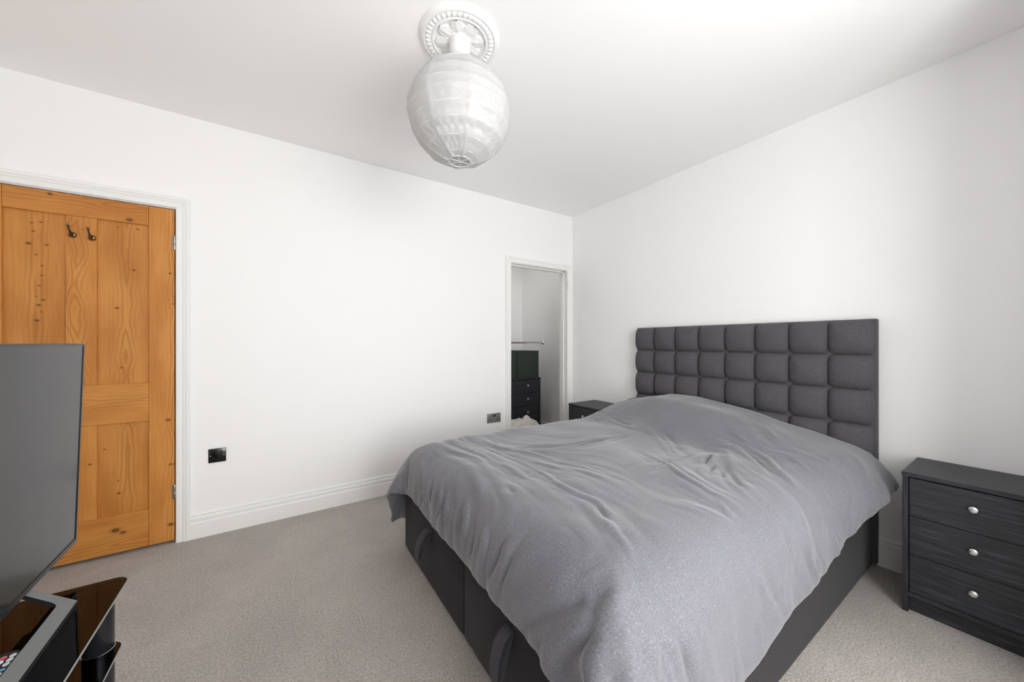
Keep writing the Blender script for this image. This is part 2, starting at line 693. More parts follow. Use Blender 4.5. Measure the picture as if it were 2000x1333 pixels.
def skirting(name, path, label):
    bm = bmesh.new()
    for a, b, n in path:
        add_sweep(bm, SK, [((*a, 0), (*n, 0), (0, 0, 1)), ((*b, 0), (*n, 0), (0, 0, 1))])
    o = obj(name, bm, 'trim_gloss', None, 30)
    struct(o, label, 'skirting board')
    return o


skirting('baseboard_back', [((-0.435, YB), (1.828, YB), (0, -1))],
         'white moulded skirting board between the pine door and the closet doorway')
skirting('baseboard_right', [((XR, FRONT_Y), (XR, YB), (-1, 0))], 'white moulded skirting board behind the headboard')
skirting('baseboard_left', [((XL, FRONT_Y), (XL, YB), (1, 0))], 'white moulded skirting board behind the television stand')
skirting('baseboard_closet', [((CX, y1), (CX, CY), (-1, 0)), ((1.5, CY), (CX, CY), (0, -1))],
         'white skirting board inside the closet')

# ------------------------------------------------------------------ architraves
AR = [(0, 0), (0, 0.013), (0.004, 0.016), (0.020, 0.016), (0.024, 0.0125), (0.028, 0.0125), (0.034, 0.018), (0.042, 0.0185),
      (0.046, 0.0225), (0.060, 0.0225), (0.064, 0.019), (0.064, 0)]


def architrave(name, xl, xr, zt, label, prof):
    """prof: (offset outward from the opening, proud of the wall)."""
    bm = bmesh.new()
    Y = YB

    def fr(x, z, ad):
        return ((x, Y, z), ad, (0, -1, 0))
    add_sweep(bm, prof, [fr(xl, 0, (-1, 0, 0)), fr(xl, zt, (-1, 0, 1)), fr(xr, zt, (1, 0, 1)), fr(xr, 0, (1, 0, 0))])
    o = obj(name, bm, 'trim_gloss', None, 30)
    struct(o, label, 'door frame')
    return o


tr1 = architrave('trim_1', -1.275, -0.4955, 1.991, 'white moulded architrave around the pine door', AR)
ln = boxes('door_lining', [(D1[1], -0.4985, YB - .001, YB + WT, 0, 1.986), (D1[0], -1.250, YB - .001, YB + WT, 0, 1.986),
                           (D1[0], D1[1], YB - .001, YB + WT, 1.986, D1[2])], 'trim_gloss', tr1)
tr2 = architrave('trim_2', 1.890, 2.614, 1.968, 'white moulded architrave around the closet doorway', [(a * .95, b) for a, b in AR])
bm = bmesh.new()
x0, x1, zt = 1.884, 2.620, 1.962
for b in ((D2[0], x0, YB - .001, YB + WT + .002, 0, zt), (x1, D2[1], YB - .001, YB + WT + .002, 0, zt),
          (D2[0], D2[1], YB - .001, YB + WT + .002, zt, D2[2])):
    add_box(bm, *b)
obj('door_lining', bm, 'trim_gloss', tr2)
bm = bmesh.new()
for b in ((x0, x0 + .012, YB + .045, YB + .085, 0, zt), (x1 - .012, x1, YB + .045, YB + .085, 0, zt),
          (x0, x1, YB + .045, YB + .085, zt - .012, zt)):
    add_box(bm, *b)
obj('door_stop', bm, 'trim_gloss', tr2)
for zc in (1.80, 0.25):
    hg = boxes('hinge', [(x1 - .003, x1 + .002, YB - .020, YB + .03, zc - .045, zc + .045)], 'trim_gloss', tr2)
    lathe('knuckle', [(0.0055, -0.045), (0.0055, 0.045)], 'trim_gloss', hg, 12, (x1 - .004, YB - .024, zc))

# ------------------------------------------------------------------ pine door
DY = YB - 0.006                                   # door face plane (towards the room)
DXL, DXR, DZ0, DZ1 = -1.247, -0.503, 0.018, 1.980
SXL, SXR = -1.135, -0.612
MXL, MXR = -0.927, -0.815
ZT, ZM1, ZM0, ZB_ = 1.868, 0.959, 0.740, 0.227
door = empty('door_1', ((DXL + DXR) / 2, DY, 0))
struct(door, 'closed four panel stripped pine door with two coat hooks', 'door')


def door_part(name, x0, x1, z0, z1, mat, dy=0.0, th=0.036, bev=0.0012):
    o = box(name, x0, x1, DY + dy, DY + dy + th, z0, z1, mat, None, bev, 1)
    o.parent = door
    o.matrix_parent_inverse = Matrix.Translation(-Vector(door.location))
    return o


G = 0.0
mat_pine('pine_stile_hinge', 'z', -0.50, [(-0.522, 1.60, .008), (-0.530, 0.735, .013), (-0.519, 0.47, .010), (-0.519, .115, .015), (-0.51, 1.42, .006)], .5, 1.02, 1.3)
mat_pine('pine_stile_lock', 'z', -1.30, [], .5, 1.0, 2.1)
mat_pine('pine_rail_top', 'x', 1.955, [(-0.98, 1.965, .008), (-0.69, 1.885, .011)], .7, 1.0, 3.2)
mat_pine('pine_rail_lock', 'x', 0.86, [], .8, 1.0, 4.4)
mat_pine('pine_rail_bottom', 'x', 0.06, [(-0.745, .145, .014), (-.715, .125, .010)], .6, .98, 5.1)
mat_pine('pine_muntin_top', 'z', -0.885, [(-0.868, 1.80, .004)], 1.3, 1.02, 6.2, .05)
mat_pine('pine_muntin_low', 'z', -0.75, [(-0.84, 0.53, .008)], .6, 1.02, 7.3)
mat_pine('pine_panel_left', 'z', -1.03, [(-1.015, 1.815, .007), (-1.045, 1.807, .006), (-1.04, 1.765, .007), (-1.055, 1.70, .011),
                                          (-.995, 1.70, .008), (-1.03, 1.645, .006), (-1.01, 1.59, .006), (-1.012, 1.54, .006),
                                          (-1.02, 1.485, .006), (-1.03, 1.43, .005), (-1.007, 1.413, .008), (-1.022, 1.385, .009),
                                          (-1.012, 1.35, .005), (-1.027, 1.305, .010)], .35, .98, 8.6)
mat_pine('pine_panel_right', 'z', -0.705, [(-.675, 1.605, .009), (-.742, 1.385, .010), (-.74, 1.838, .005), (-.66, 1.84, .007), (-.725, 1.05, .007)], 1.25, .97, 9.1)
mat_pine('pine_panel_low', 'z', -0.700, [(-.735, 0.345, .009), (-.79, .60, .006), (-.737, .415, .005)], 1.25, .95, 10.7)
mat_pine('pine_panel_low_left', 'z', -1.03, [(-1.05, .5, .009)], .5, .97, 11.9)

door_part('stile', SXR + G, DXR, DZ0, DZ1, 'pine_stile_hinge')
door_part('stile', DXL, SXL - G, DZ0, DZ1, 'pine_stile_lock')
door_part('top_rail', SXL + .0012, SXR - .0012, ZT, DZ1, 'pine_rail_top')
door_part('lock_rail', SXL + .0012, SXR - .0008, ZM0, ZM1, 'pine_rail_lock')
door_part('bottom_rail', SXL + .0012, SXR - .0010, DZ0, ZB_, 'pine_rail_bottom')
door_part('muntin', MXL, MXR, ZM1 + .0006, ZT - .0008, 'pine_muntin_top', .0006)
door_part('muntin', MXL + .003, MXR, ZB_ + .0006, ZM0 - .0008, 'pine_muntin_low', .0006)
for (a, b, c, d, m) in ((SXL, MXL, ZM1, ZT, 'pine_panel_left'), (MXR, SXR, ZM1, ZT, 'pine_panel_right'),
                        (SXL, MXL, ZB_, ZM0, 'pine_panel_low_left'), (MXR, SXR, ZB_, ZM0, 'pine_panel_low')):
    door_part('panel', a - .004, b + .004, c - .004, d + .004, m, 0.014, 0.012, 0)


def under(o, par):
    o.parent = par
    o.matrix_parent_inverse = par.matrix_world.inverted() if par.parent is None and par.type == 'EMPTY' else Matrix()
    return o


bpy.context.view_layer.update()
for zc in (1.782, 0.307):
    hb = lathe('hinge', [(0.0, -.043), (.0045, -.0425), (.0062, -.038), (.0062, -.002), (.0056, 0), (.0056, .001), (.0062, .003),
                         (.0062, .038), (.0045, .0425), (0, .043)], 'hinge_steel', None, 14, (-0.5015, DY - .006, zc))
    under(hb, door)
    lf = box('hinge_leaf', -0.512, -0.5, DY - .0015, DY + .01, zc - .038, zc + .038, 'hinge_steel')
    lf.parent = hb


def coat_hook(x, z):
    bm = bmesh.new()
    # domed back plate
    add_lathe(bm, [(0.0, -.010), (.008, -.0095), (.0135, -.0065), (.0155, -.003), (.0155, 0.0)], 18, (x, DY, z - .010), 'y')
    # long upper arm: leaves the boss, sweeps up and out
    P = [(x - .000, DY - .006, z - .006), (x - .001, DY - .018, z - .003), (x - .002, DY - .028, z + .004), (x - .003, DY - .034, z + .013),
         (x - .003, DY - .037, z + .023), (x - .003, DY - .042, z + .030)]
    add_tube(bm, P, [.0075, .006, .0045, .004, .0045, .0055], 10)
    # short lower prong
    Q = [(x, DY - .006, z - .014), (x, DY - .020, z - .022), (x, DY - .030, z - .020), (x, DY - .034, z - .010)]
    add_tube(bm, Q, [.007, .0055, .0045, .0045], 10)
    h = obj('coat_hook', bm, 'aged_brass', None, 50)
    under(h, door)
    lathe('hook_tip', [(0, -.006), (.0045, -.004), (.006, 0), (.0045, .004), (0, .006)], 'aged_brass', h, 12, (x - .003, DY - .044, z + .032))
    for s in (-1, 1):
        lathe('screw', [(.0026, -.0015), (.0022, 0)], 'brass_bright', h, 8, (x + s * .0105, DY - .0085, z - .010), 'y')


kn = lathe('door_knob', [(.0, -.062), (.016, -.060), (.025, -.050), (.026, -.042), (.018, -.032), (.010, -.026), (.010, -.006), (.026, -.005), (.028, 0)],
           'aged_brass', None, 24, (-1.192, DY, .95), 'y')
under(kn, door)
coat_hook(-0.902, 1.775)
coat_hook(-0.832, 1.770)


# ------------------------------------------------------------------ wall sockets
def plate(name, cx, cz, w, h, mat, parent, th=.007, rad=.004):
    o = box(name, cx - w / 2, cx + w / 2, YB - th, YB + .001, cz - h / 2, cz + h / 2, mat, None, .0022, 2)
    under(o, parent)
    return o


def hole(parent, cx, cz, w, h, mat='dark_slot', name='pin_hole', y=.0075):
    o = box(name, cx - w / 2, cx + w / 2, YB - y, YB - y + .002, cz - h / 2, cz + h / 2, mat, None)
    under(o, parent)
    return o


def disc(parent, cx, cz, r, mat, name, prof=None, y=.007):
    o = lathe(name, prof or [(r, 0), (r * .9, -.0012), (0, -.0014)], mat, None, 18, (cx, YB - y, cz), 'y')
    under(o, parent)
    return o


s1 = empty('wall_socket', (-0.306, YB, 0.486))
tag(s1, 'small black nickel single wall socket with round pin holes beside the pine door', 'socket')
bpy.context.view_layer.update()
plate('plate', -0.306, 0.486, .086, .086, 'black_nickel', s1)
for (dx, dz, r) in ((-.006, .010, .0085), (-.022, -.014, .007), (.008, -.014, .009)):
    disc(s1, -0.306 + dx, .486 + dz, r, 'black_nickel', 'pin_ring', [(r, 0), (r, -.0016), (r * .78, -.0018), (r * .7, -.0006), (0, -.0006)])
    disc(s1, -0.306 + dx, .486 + dz, r * .55, 'dark_slot', 'pin_hole', y=.0078)
hole(s1, -0.306 + .020, .486 + .018, .010, .020, 'black_plastic', 'switch', .0105)
for s in (-1, 1):
    disc(s1, -0.306 + s * .033, .486, .0042, 'screw_steel', 'screw')

s2 = empty('wall_socket', (1.702, YB, 0.484))
tag(s2, 'steel double wall socket with black switches beside the closet doorway', 'socket')
bpy.context.view_layer.update()
plate('plate', 1.702, 0.484, .146, .086, 'brushed_steel', s2)
for s in (-1, 1):
    c = 1.702 + s * .040
    hole(s2, c, .484 + .010, .0065, .011)
    hole(s2, c - .011, .484 - .013, .0085, .0065)
    hole(s2, c + .011, .484 - .013, .0085, .0065)
    hole(s2, 1.702 + s * .010, .484 + .022, .010, .020, 'black_plastic', 'switch', .0105)
    disc(s2, 1.702 + s * .062, .484, .004, 'screw_steel', 'screw')

# ------------------------------------------------------------------ ceiling rose and pendant
LX, LY = 0.690, 1.466
rose = empty('ceiling_rose', (LX, LY, H))
tag(rose, 'round white plaster ceiling rose with leaves and egg-and-dart ring', 'ceiling rose')
lathe('medallion', [(0, -.0005), (.176, -.0005), (.178, -.004), (.174, -.010), (.166, -.015), (.158, -.0175), (.154, -.015), (.151, -.012),
                    (.147, -.016), (.134, -.0185), (.126, -.015), (.122, -.0185), (.117, -.018), (.113, -.010), (.106, -.0075),
                    (.060, -.0085), (.054, -.012), (.046, -.016), (0, -.017)], 'plaster_white', rose, 96)
bm = bmesh.new()
for k in range(40):
    a = 2 * PI * k / 40
    bmesh.ops.create_uvsphere(bm, u_segments=8, v_segments=6, radius=1,
                              matrix=Matrix.Rotation(a, 4, 'Z') @ Matrix.Translation((.1405, 0, -.0155)) @ Matrix.Diagonal((.0125, .0068, .0065, 1)))
d_ = obj('dart_ring', bm, 'plaster_white', rose, 60)
d_['kind'] = 'stuff'


def leaf_mesh():
    N, M = 12, 9
    vs, fs = [], []
    for i in range(N + 1):
        u = i / N
        wd = .038 * math.sin(PI * min(1, u * .92 + .06)) ** .7 * (1 + .16 * math.sin(u * 26))
        for j in range(M + 1):
            v = j / M * 2 - 1
            z = -.010 - .008 * (1 - abs(v) ** 1.5) * math.sin(PI * min(1, u * .9 + .05)) - .0025 * math.cos(v * 9) * (1 - u * .5) - .005 * max(0, u - .7) * 3
            z = z * (1 - .0 * u) + (.004 if abs(v) > .99 else 0)
            vs.append((.044 + u * .064, v * wd, z))
    for i in range(N):
        for j in range(M):
            a = i * (M + 1) + j
            fs.append((a, a + 1, a + M + 2, a + M + 1))
    me = bpy.data.meshes.new('leaf')
    me.from_pydata(vs, [], fs)
    smooth_shade(me, 60)
    me.materials.append(MATS['plaster_white'])
    return me


lm = leaf_mesh()
for k in range(8):
    o = bpy.data.objects.new('leaf', lm)
    COL.objects.link(o)
    o.parent = rose
    o.rotation_euler = (0, 0, 2 * PI * k / 8 + .2)

LZ, LR = 2.218, 0.226
lamp = empty('pendant_lamp', (LX, LY, H - .017))
tag(lamp, 'round white paper lantern hanging from the ceiling rose', 'lamp')
bpy.context.view_layer.update()
z0 = -.001
lathe('ceiling_cup', [(0, z0), (.046, z0), (.0465, z0 - .010), (.0455, z0 - .040), (.042, z0 - .054), (.033, z0 - .0635), (.010, z0 - .068), (0, z0 - .068)],
      'pendant_white', lamp, 36)
lathe('cord', [(.0035, -.06), (.0035, -.26)], 'pendant_white', lamp, 10)
lathe('lamp_holder', [(.0, -.24), (.017, -.242), (.019, -.262), (.019, -.295), (.015, -.300), (0, -.300)], 'pendant_white', lamp, 20)
lathe('bulb', [(.012, -.298), (.014, -.315), (.027, -.345), (.030, -.365), (.026, -.385), (.014, -.398), (0, -.401)], 'pendant_white', lamp, 20)


def lantern():
    nu, nv = 128, 110
    rng = random.Random(4)
    rings = [(-.93, 0, 0)] + [(-.80 + .235 * k, rng.uniform(-.045, .045), rng.uniform(0, 6.28)) for k in range(7)]
    vs, fs = [], []
    th0, th1 = math.radians(167.5), math.radians(14)
    for i in range(nv + 1):
        th = th0 + (th1 - th0) * i / nv
        for j in range(nu):
            a = 2 * PI * j / nu
            h = math.cos(th)
            # distance to the nearest (tilted) wire hoop
            dmin, idx = 9, 0
            for q, (hz, tl, ph) in enumerate(rings):
                dd = abs(h - hz - tl * math.cos(a - ph))
                if dd < dmin:
                    dmin, idx = dd, q
            g = (a * 8 / (2 * PI) + .33) % 1
            seam = min(g, 1 - g)
            kk = min(1, dmin / .10)
            bulge = -.0038 * kk ** 1.1
            p = Vector((math.cos(a) * 2.2, math.sin(a) * 2.2, h * 2.2 + 7))
            crum = mnoise.noise(p * 1.3) * .0030 - abs(mnoise.noise(p * 2.6)) * .0050 * kk
            # creases fanning from the seams, strongest near the bottom hoop
            fan = .0016 * math.sin(g * PI * 2 * 4 + idx * 2.1 + 2 * mnoise.noise(p * 2)) * kk * (1.6 if h < -.55 else .6)
            sm = .0042 * math.exp(-(seam / .022) ** 2)
            flat_ = -.0028 * (1 - (abs(g - .5) * 2) ** 2)
            r = LR + bulge + crum + fan + sm + flat_ + .003
            vs.append((r * math.sin(th) * math.cos(a), r * math.sin(th) * math.sin(a), r * .95 * h))
    for i in range(nv):
        for j in range(nu):
            a, b = i * nu + j, i * nu + (j + 1) % nu
            fs.append((a, b, b + nu, a + nu))
    o = meshobj('lamp_shade', vs, fs, 'rice_paper', None, 75)
    o.location = (0, 0, LZ - (H - .017))
    o.parent = lamp
    bm = bmesh.new()
    for q, (hz, tl, ph) in enumerate(rings):
        pts = []
        for j in range(64):
            a = 2 * PI * j / 64
            h = max(-.985, min(.985, hz + tl * math.cos(a - ph)))
            rr = (LR - .0005) * math.sqrt(1 - h * h)
            pts.append((rr * math.cos(a), rr * math.sin(a), (LR - .0005) * .95 * h))
        add_tube(bm, pts, .0010, 5, True)
    w = obj('wire_hoop', bm, 'wire_white', o, 60)
    # bottom opening ring with its cross wires
    hb = math.cos(th0)
    rb = LR * math.sin(th0)
    bm = bmesh.new()
    add_tube(bm, [(rb * math.cos(k * PI / 16), rb * math.sin(k * PI / 16), LR * .95 * hb) for k in range(32)], .0016, 6, True)
    for k in range(3):
        a = k * PI / 3
        add_tube(bm, [(rb * math.cos(a), rb * math.sin(a), LR * .95 * hb), (-rb * math.cos(a), -rb * math.sin(a), LR * .95 * hb)], .0011, 5)
    obj('wire_ring', bm, 'wire_white', o, 60)


lantern()

# ------------------------------------------------------------------ bed
BX0, BX1, BY0, BY1 = 0.625, 2.625, 0.515, 2.065
bed = empty('ottoman_bed', ((BX0 + BX1) / 2, (BY0 + BY1) / 2, 0))
tag(bed, 'king size charcoal felt ottoman bed with tufted headboard', 'bed')
bpy.context.view_layer.update()
BASE_H = 0.34
YM = (BY0 + BY1) / 2


def bed_part(name, *a, mat='charcoal_felt_base', bev=.006):
    return under(box(name, *a, mat, None, bev, 2), bed)


bed_part('side_panel', BX0 + .012, BX1 + .01, BY0, BY0 + .03, .012, BASE_H)
bed_part('side_panel', BX0 + .012, BX1 + .01, BY1 - .03, BY1, .012, BASE_H)
bed_part('end_panel', BX0, BX0 + .03, BY0 + .0, YM - .0012, .012, BASE_H)
bed_part('end_panel', BX0, BX0 + .03, YM + .0012, BY1 - .0, .012, BASE_H)
bed_part('base_deck', BX0 + .02, BX1, BY0 + .02, BY1 - .02, BASE_H - .05, BASE_H - .012, mat='charcoal_felt_base', bev=0)
for (x, y) in ((BX0 + .02, YM + .015), (BX0 + .02, YM - .07), (BX0 + .06, BY0 + .06), (BX0 + .06, BY1 - .06), (BX1 - .1, BY0 + .06), (BX1 - .1, BY1 - .06)):
    under(lathe('foot', [(0, 0), (.020, 0), (.022, .006), (.022, .02), (0, .02)], 'plastic_foot', None, 16, (x, y, 0)), bed)


def strap(y, ztop, drop, out, w=.042, rot=0.0):
    """folded felt pull loop sewn to the end panel: a teardrop seen from the side."""
    n = 30
    bm = bmesh.new()
    path = []
    for i in range(n + 1):
        u = i / n
        if u < .5:                       # outer strand, going down
            q = u / .5
            px = BX0 - .004 - out * 1.12 * math.sin(q * PI * .60) ** .9
            pz = ztop - drop * (1 - math.cos(q * PI / 2)) ** .9
        else:
            q = (u - .5) / .5
            px = BX0 - .004 - out * 1.065 * (1 - q) ** 1.6
            pz = ztop - drop + (drop - .004) * math.sin(q * PI / 2) ** 1.25
        path.append(Vector((px, 0, pz)))
    th = .0035
    rings = []
    for i, p in enumerate(path):
        d = (path[min(n, i + 1)] - path[max(0, i - 1)]).normalized()
        nn = Vector((d.z, 0, -d.x))
        tw = 1 + .12 * math.sin(i / n * PI)
        ring = []
        for (a, b) in ((-1, -1), (-.8, -1.5), (.8, -1.5), (1, -1), (1, 1), (.8, 1.5), (-.8, 1.5), (-1, 1)):
            v = p + nn * th * .5 * b
            ring.append(bm.verts.new((v.x, y + a * w / 2 * tw + (ztop - p.z) * rot, v.z)))
        rings.append(ring)
    for r0, r1 in zip(rings[:-1], rings[1:]):
        for k in range(8):
            bm.faces.new((r0[k], r0[(k + 1) % 8], r1[(k + 1) % 8], r1[k]))
    bm.faces.new(rings[0])
    bm.faces.new(rings[-1])
    return under(obj('pull_strap', bm, 'strap_felt', None, 50), bed)


strap(1.655, .285, .130, .058)
strap(.945, .285, .150, .055)

# headboard: slab with a grid of stuffed pads
HX0, HX1, HY0, HY1, HZ1 = 2.632, 2.692, 0.500, 2.008, 1.318
hb = box('headboard', HX0 + .013, HX1, HY0, HY1 - .012, .012, HZ1, 'charcoal_felt', None, .005, 2)
under(hb, bed)
bpy.context.view_layer.update()
NC = 8
PH = 0.1885
CW = (HY1 - HY0 - .016) / NC


def pad_mesh(seed):
    N = 18
    rng = random.Random(seed)
    off = Vector((rng.uniform(0, 50), rng.uniform(0, 50), 0))
    vs, fs = [], []
    for i in range(N + 1):
        for j in range(N + 1):
            # denser towards the seams
            u = math.sin((i / N * 2 - 1) * PI / 2)
            v = math.sin((j / N * 2 - 1) * PI / 2)
            e = max(0, (1 - abs(u) ** 2.4) * (1 - abs(v) ** 2.4))
            d = .060 * e ** .47
            d += mnoise.noise(Vector((u * 1.6, v * 1.6, 0)) + off) * .006 * e
            # corners pulled in by the tufts, sides swell over the seams
            k = 1 - .085 * (abs(u) * abs(v)) ** 3
            bow_u, bow_v = 1 + .022 * (1 - v * v), 1 + .022 * (1 - u * u)
            vs.append((-d + .0135, u * CW / 2 * k * bow_u, v * PH / 2 * k * bow_v))
    for i in range(N):
        for j in range(N):
            a = i * (N + 1) + j
            fs.append((a, a + 1, a + N + 2, a + N + 1))
    me = bpy.data.meshes.new('pad')
    me.from_pydata(vs, [], fs)
    smooth_shade(me, 80)
    me.materials.append(MATS['charcoal_felt'])
    return me


pads = [pad_mesh(k) for k in range(5)]
k = 0
for r in range(5):
    for c in range(NC):
        o = bpy.data.objects.new('pad', pads[(r * 3 + c * 2) % 5])
        COL.objects.link(o)
        o.parent = hb
        o.location = (HX0, HY0 + .008 + CW * (c + .5), HZ1 - .004 - PH * (r + .5))

# mattress and pillows (hidden under the duvet, they carry it)
MZ = 0.585
m_ = box('mattress', BX0 + .025, 2.580, BY0 + .025, BY1 - .025, BASE_H + .0005, MZ - .008, 'mattress_cloth', None, .115, 5)
tag(m_, 'pale mattress lying on the bed base under the duvet', 'mattress')


def hump(x, y):
    P = np.interp(y, [.45, .6, .8, 1.0, 1.2, 1.4, 1.6, 1.8, 1.93, 2.03, 2.1], [0, .03, .075, .118, .155, .178, .170, .128, .074, .02, 0])
    q = np.clip((x - 1.88) / .44, 0, 1)
    return P * q * q * (3 - 2 * q)


def pillow(y0, y1, label):
    N, M = 20, 30
    vs, fs = [], []
    xa, xb = 2.06, 2.565
    for side in (1, 0):
        for i in range(N + 1):
            for j in range(M + 1):
                x = xa + (xb - xa) * i / N
                y = y0 + (y1 - y0) * j / M
                u, v = i / N * 2 - 1, j / M * 2 - 1
                e = max(0, (1 - u ** 4) * (1 - v ** 6)) ** .5
                zt = MZ - .008 + max(.004, float(hump(x, y)) - .016)
                z = MZ + .004 + (zt - MZ - .004) * e if side else MZ + .004 - .0115 * e
                vs.append((x, y, z))
    o2 = (N + 1) * (M + 1)
    for s in (0, 1):
        for i in range(N):
            for j in range(M):
                a = s * o2 + i * (M + 1) + j
                fs.append((a, a + M + 1, a + M + 2, a + 1) if s == 0 else (a, a + 1, a + M + 2, a + M + 1))
    o = meshobj('pillow', vs, fs, 'mattress_cloth', None, 60)
    bm = bmesh.new()
    bm.from_mesh(o.data)
    bmesh.ops.remove_doubles(bm, verts=bm.verts, dist=.0005)
    bmesh.ops.recalc_face_normals(bm, faces=bm.faces)
    bm.to_mesh(o.data)
    bm.free()
    tag(o, label, 'pillow')


pillow(.68, 1.28, 'thin pillow under the duvet beside the bedside drawers by the bay')
pillow(1.31, 1.90, 'plump pillow under the duvet beside the drawers by the closet')

# ------------------------------------------------------------------ duvet: a sheet let fall over the bed (position based cloth)
# (width mm, height mm, polyline in photo pixels); negative heights are valleys
CREASES = [
    (9, 6, [(952, 874), (980, 890), (1020, 904), (1061, 926), (1097, 956), (1131, 974)]),
    (9, 5, [(860, 866), (880, 880), (906, 890), (930, 900), (950, 910)]),
    (9, 5, [(878, 868), (906, 878), (936, 890), (970, 908), (996, 918)]),
    (8, 5, [(916, 868), (960, 880), (996, 894), (1024, 906)]),
    (11, 6, [(952, 862), (976, 876), (1004, 882), (1040, 888), (1070, 896), (1100, 906), (1138, 920)]),
    (26, -9, [(990, 880), (1040, 878), (1090, 876), (1138, 870)]),
    (10, 4, [(976, 906), (1010, 926), (1040, 942)]),
    (22, 7, [(924, 932), (936, 956), (940, 980)]),
    (14, -6, [(988, 950), (1006, 972)]),
    (10, 5, [(1036, 900), (1080, 914), (1138, 936)]),
    (8, 4, [(896, 856), (912, 868)]),
    (12, -15, [(800, 900), (798, 925), (797, 955)]),
    (10, 13, [(826, 910), (828, 960), (816, 996)]),
    (10, -14, [(846, 922), (845, 950), (843, 985)]),
    (10, 11, [(866, 940), (862, 980), (856, 1010)]),
    (10, 10, [(878, 960), (874, 994), (872, 1040)]),
    (10, -12, [(890, 960), (888, 1000), (886, 1045)]),
    (12, 11, [(914, 980), (912, 1020), (908, 1070)]),
    (12, -11, [(930, 1000), (928, 1050), (924, 1090)]),
    (14, 9, [(955, 1030), (950, 1070), (944, 1110)]),
    (16, -12, [(990, 1060), (975, 1100), (962, 1130)]),
    (24, -14, [(1158, 1159), (1123, 1192), (1073, 1214), (1031, 1233)]),
    (20, 9, [(1123, 1207), (1062, 1238), (1036, 1251)]),
    (20, -15, [(1172, 1222), (1147, 1255), (1114, 1286), (1088, 1306)]),
    (22, 9, [(1186, 1229), (1166, 1271), (1139, 1305)]),
    (14, -8, [(1191, 1156), (1172, 1170), (1156, 1185)]),
    (14, -8, [(1172, 1192), (1160, 1204), (1150, 1216)]),
    (12, -6, [(1010, 1090), (995, 1120), (985, 1150)]),
    (7, 5, [(1256, 926), (1296, 914), (1330, 906), (1357, 900), (1389, 890)]),
    (8, -11, [(1391, 892), (1383, 902), (1374, 915)]),
    (8, 7, [(1402, 892), (1394, 903), (1384, 917)]),
    (7, -9, [(1396, 912), (1392, 920), (1389, 928)]),
    (8, -8, [(1410, 924), (1412, 930), (1413, 938)]),
    (9, -10, [(1428, 930), (1438, 944), (1448, 954)]),
    (9, 6, [(1260, 890), (1296, 912), (1312, 922), (1331, 936), (1361, 952), (1391, 968), (1421, 976)]),
    (9, 5, [(1274, 842), (1300, 860), (1316, 882), (1336, 900)]),
    (10, -6, [(1192, 818), (1216, 830), (1236, 838)]),
    (16, -8, [(1080, 876), (1120, 874), (1160, 866), (1210, 856)]),
    (10, 5, [(1080, 902), (1130, 914), (1160, 928), (1188, 936)]),
    (11, 6, [(1080, 946), (1120, 968), (1166, 986), (1192, 1010)]),
    (12, -7, [(1166, 996), (1178, 1012), (1190, 1030)]),
    (13, -13, [(1448, 880), (1480, 906), (1510, 928), (1540, 952), (1560, 970)]),
    (12, 9, [(1456, 874), (1500, 902), (1534, 932), (1564, 964)]),
    (11, 6, [(1474, 870), (1500, 884), (1536, 892), (1566, 910), (1600, 946), (1626, 980)]),
    (11, 6, [(1576, 892), (1608, 906), (1630, 916), (1650, 930), (1660, 950)]),
    (10, 6, [(1642, 930), (1650, 960), (1654, 1000), (1654, 1030)]),
    (10, 6, [(1680, 950), (1684, 980), (1682, 1020)]),
    (10, 5, [(1660, 890), (1680, 916), (1684, 940)]),
    (12, 5, [(1484, 820), (1500, 844), (1520, 866)]),
    (9, 5, [(1400, 978), (1424, 1006), (1446, 1022)]),
    (9, 5, [(1580, 970), (1596, 996), (1602, 1030)]),
    (9, 5, [(1602, 984), (1620, 1016), (1630, 1038)]),
    (9, 5, [(1430, 848), (1448, 860), (1466, 872)]),
    (8, 4, [(1400, 872), (1440, 876), (1452, 884)]),
    (10, 5, [(1165, 1005), (1192, 1037), (1222, 1077), (1240, 1110)]),
    (16, -10, [(1247, 1252), (1255, 1285), (1252, 1330)]),
    (16, -10, [(1317, 1255), (1332, 1290), (1340, 1330)]),
    (14, 7, [(1285, 1222), (1300, 1250), (1320, 1280), (1328, 1330)]),
    (14, -7, [(1287, 1270), (1290, 1300), (1292, 1330)]),
    (11, 5, [(1475, 1107), (1490, 1150), (1517, 1190)]),
    (10, 5, [(1527, 1037), (1540, 1082), (1557, 1117)]),
    (10, 6, [(1560, 1015), (1565, 1057), (1575, 1095), (1590, 1130)]),
    (9, -7, [(1583, 1085), (1587, 1105), (1591, 1122)]),
    (9, 5, [(1620, 1015), (1630, 1045), (1640, 1072)]),
    (9, 4, [(1350, 990), (1400, 1010), (1440, 1024)]),
]


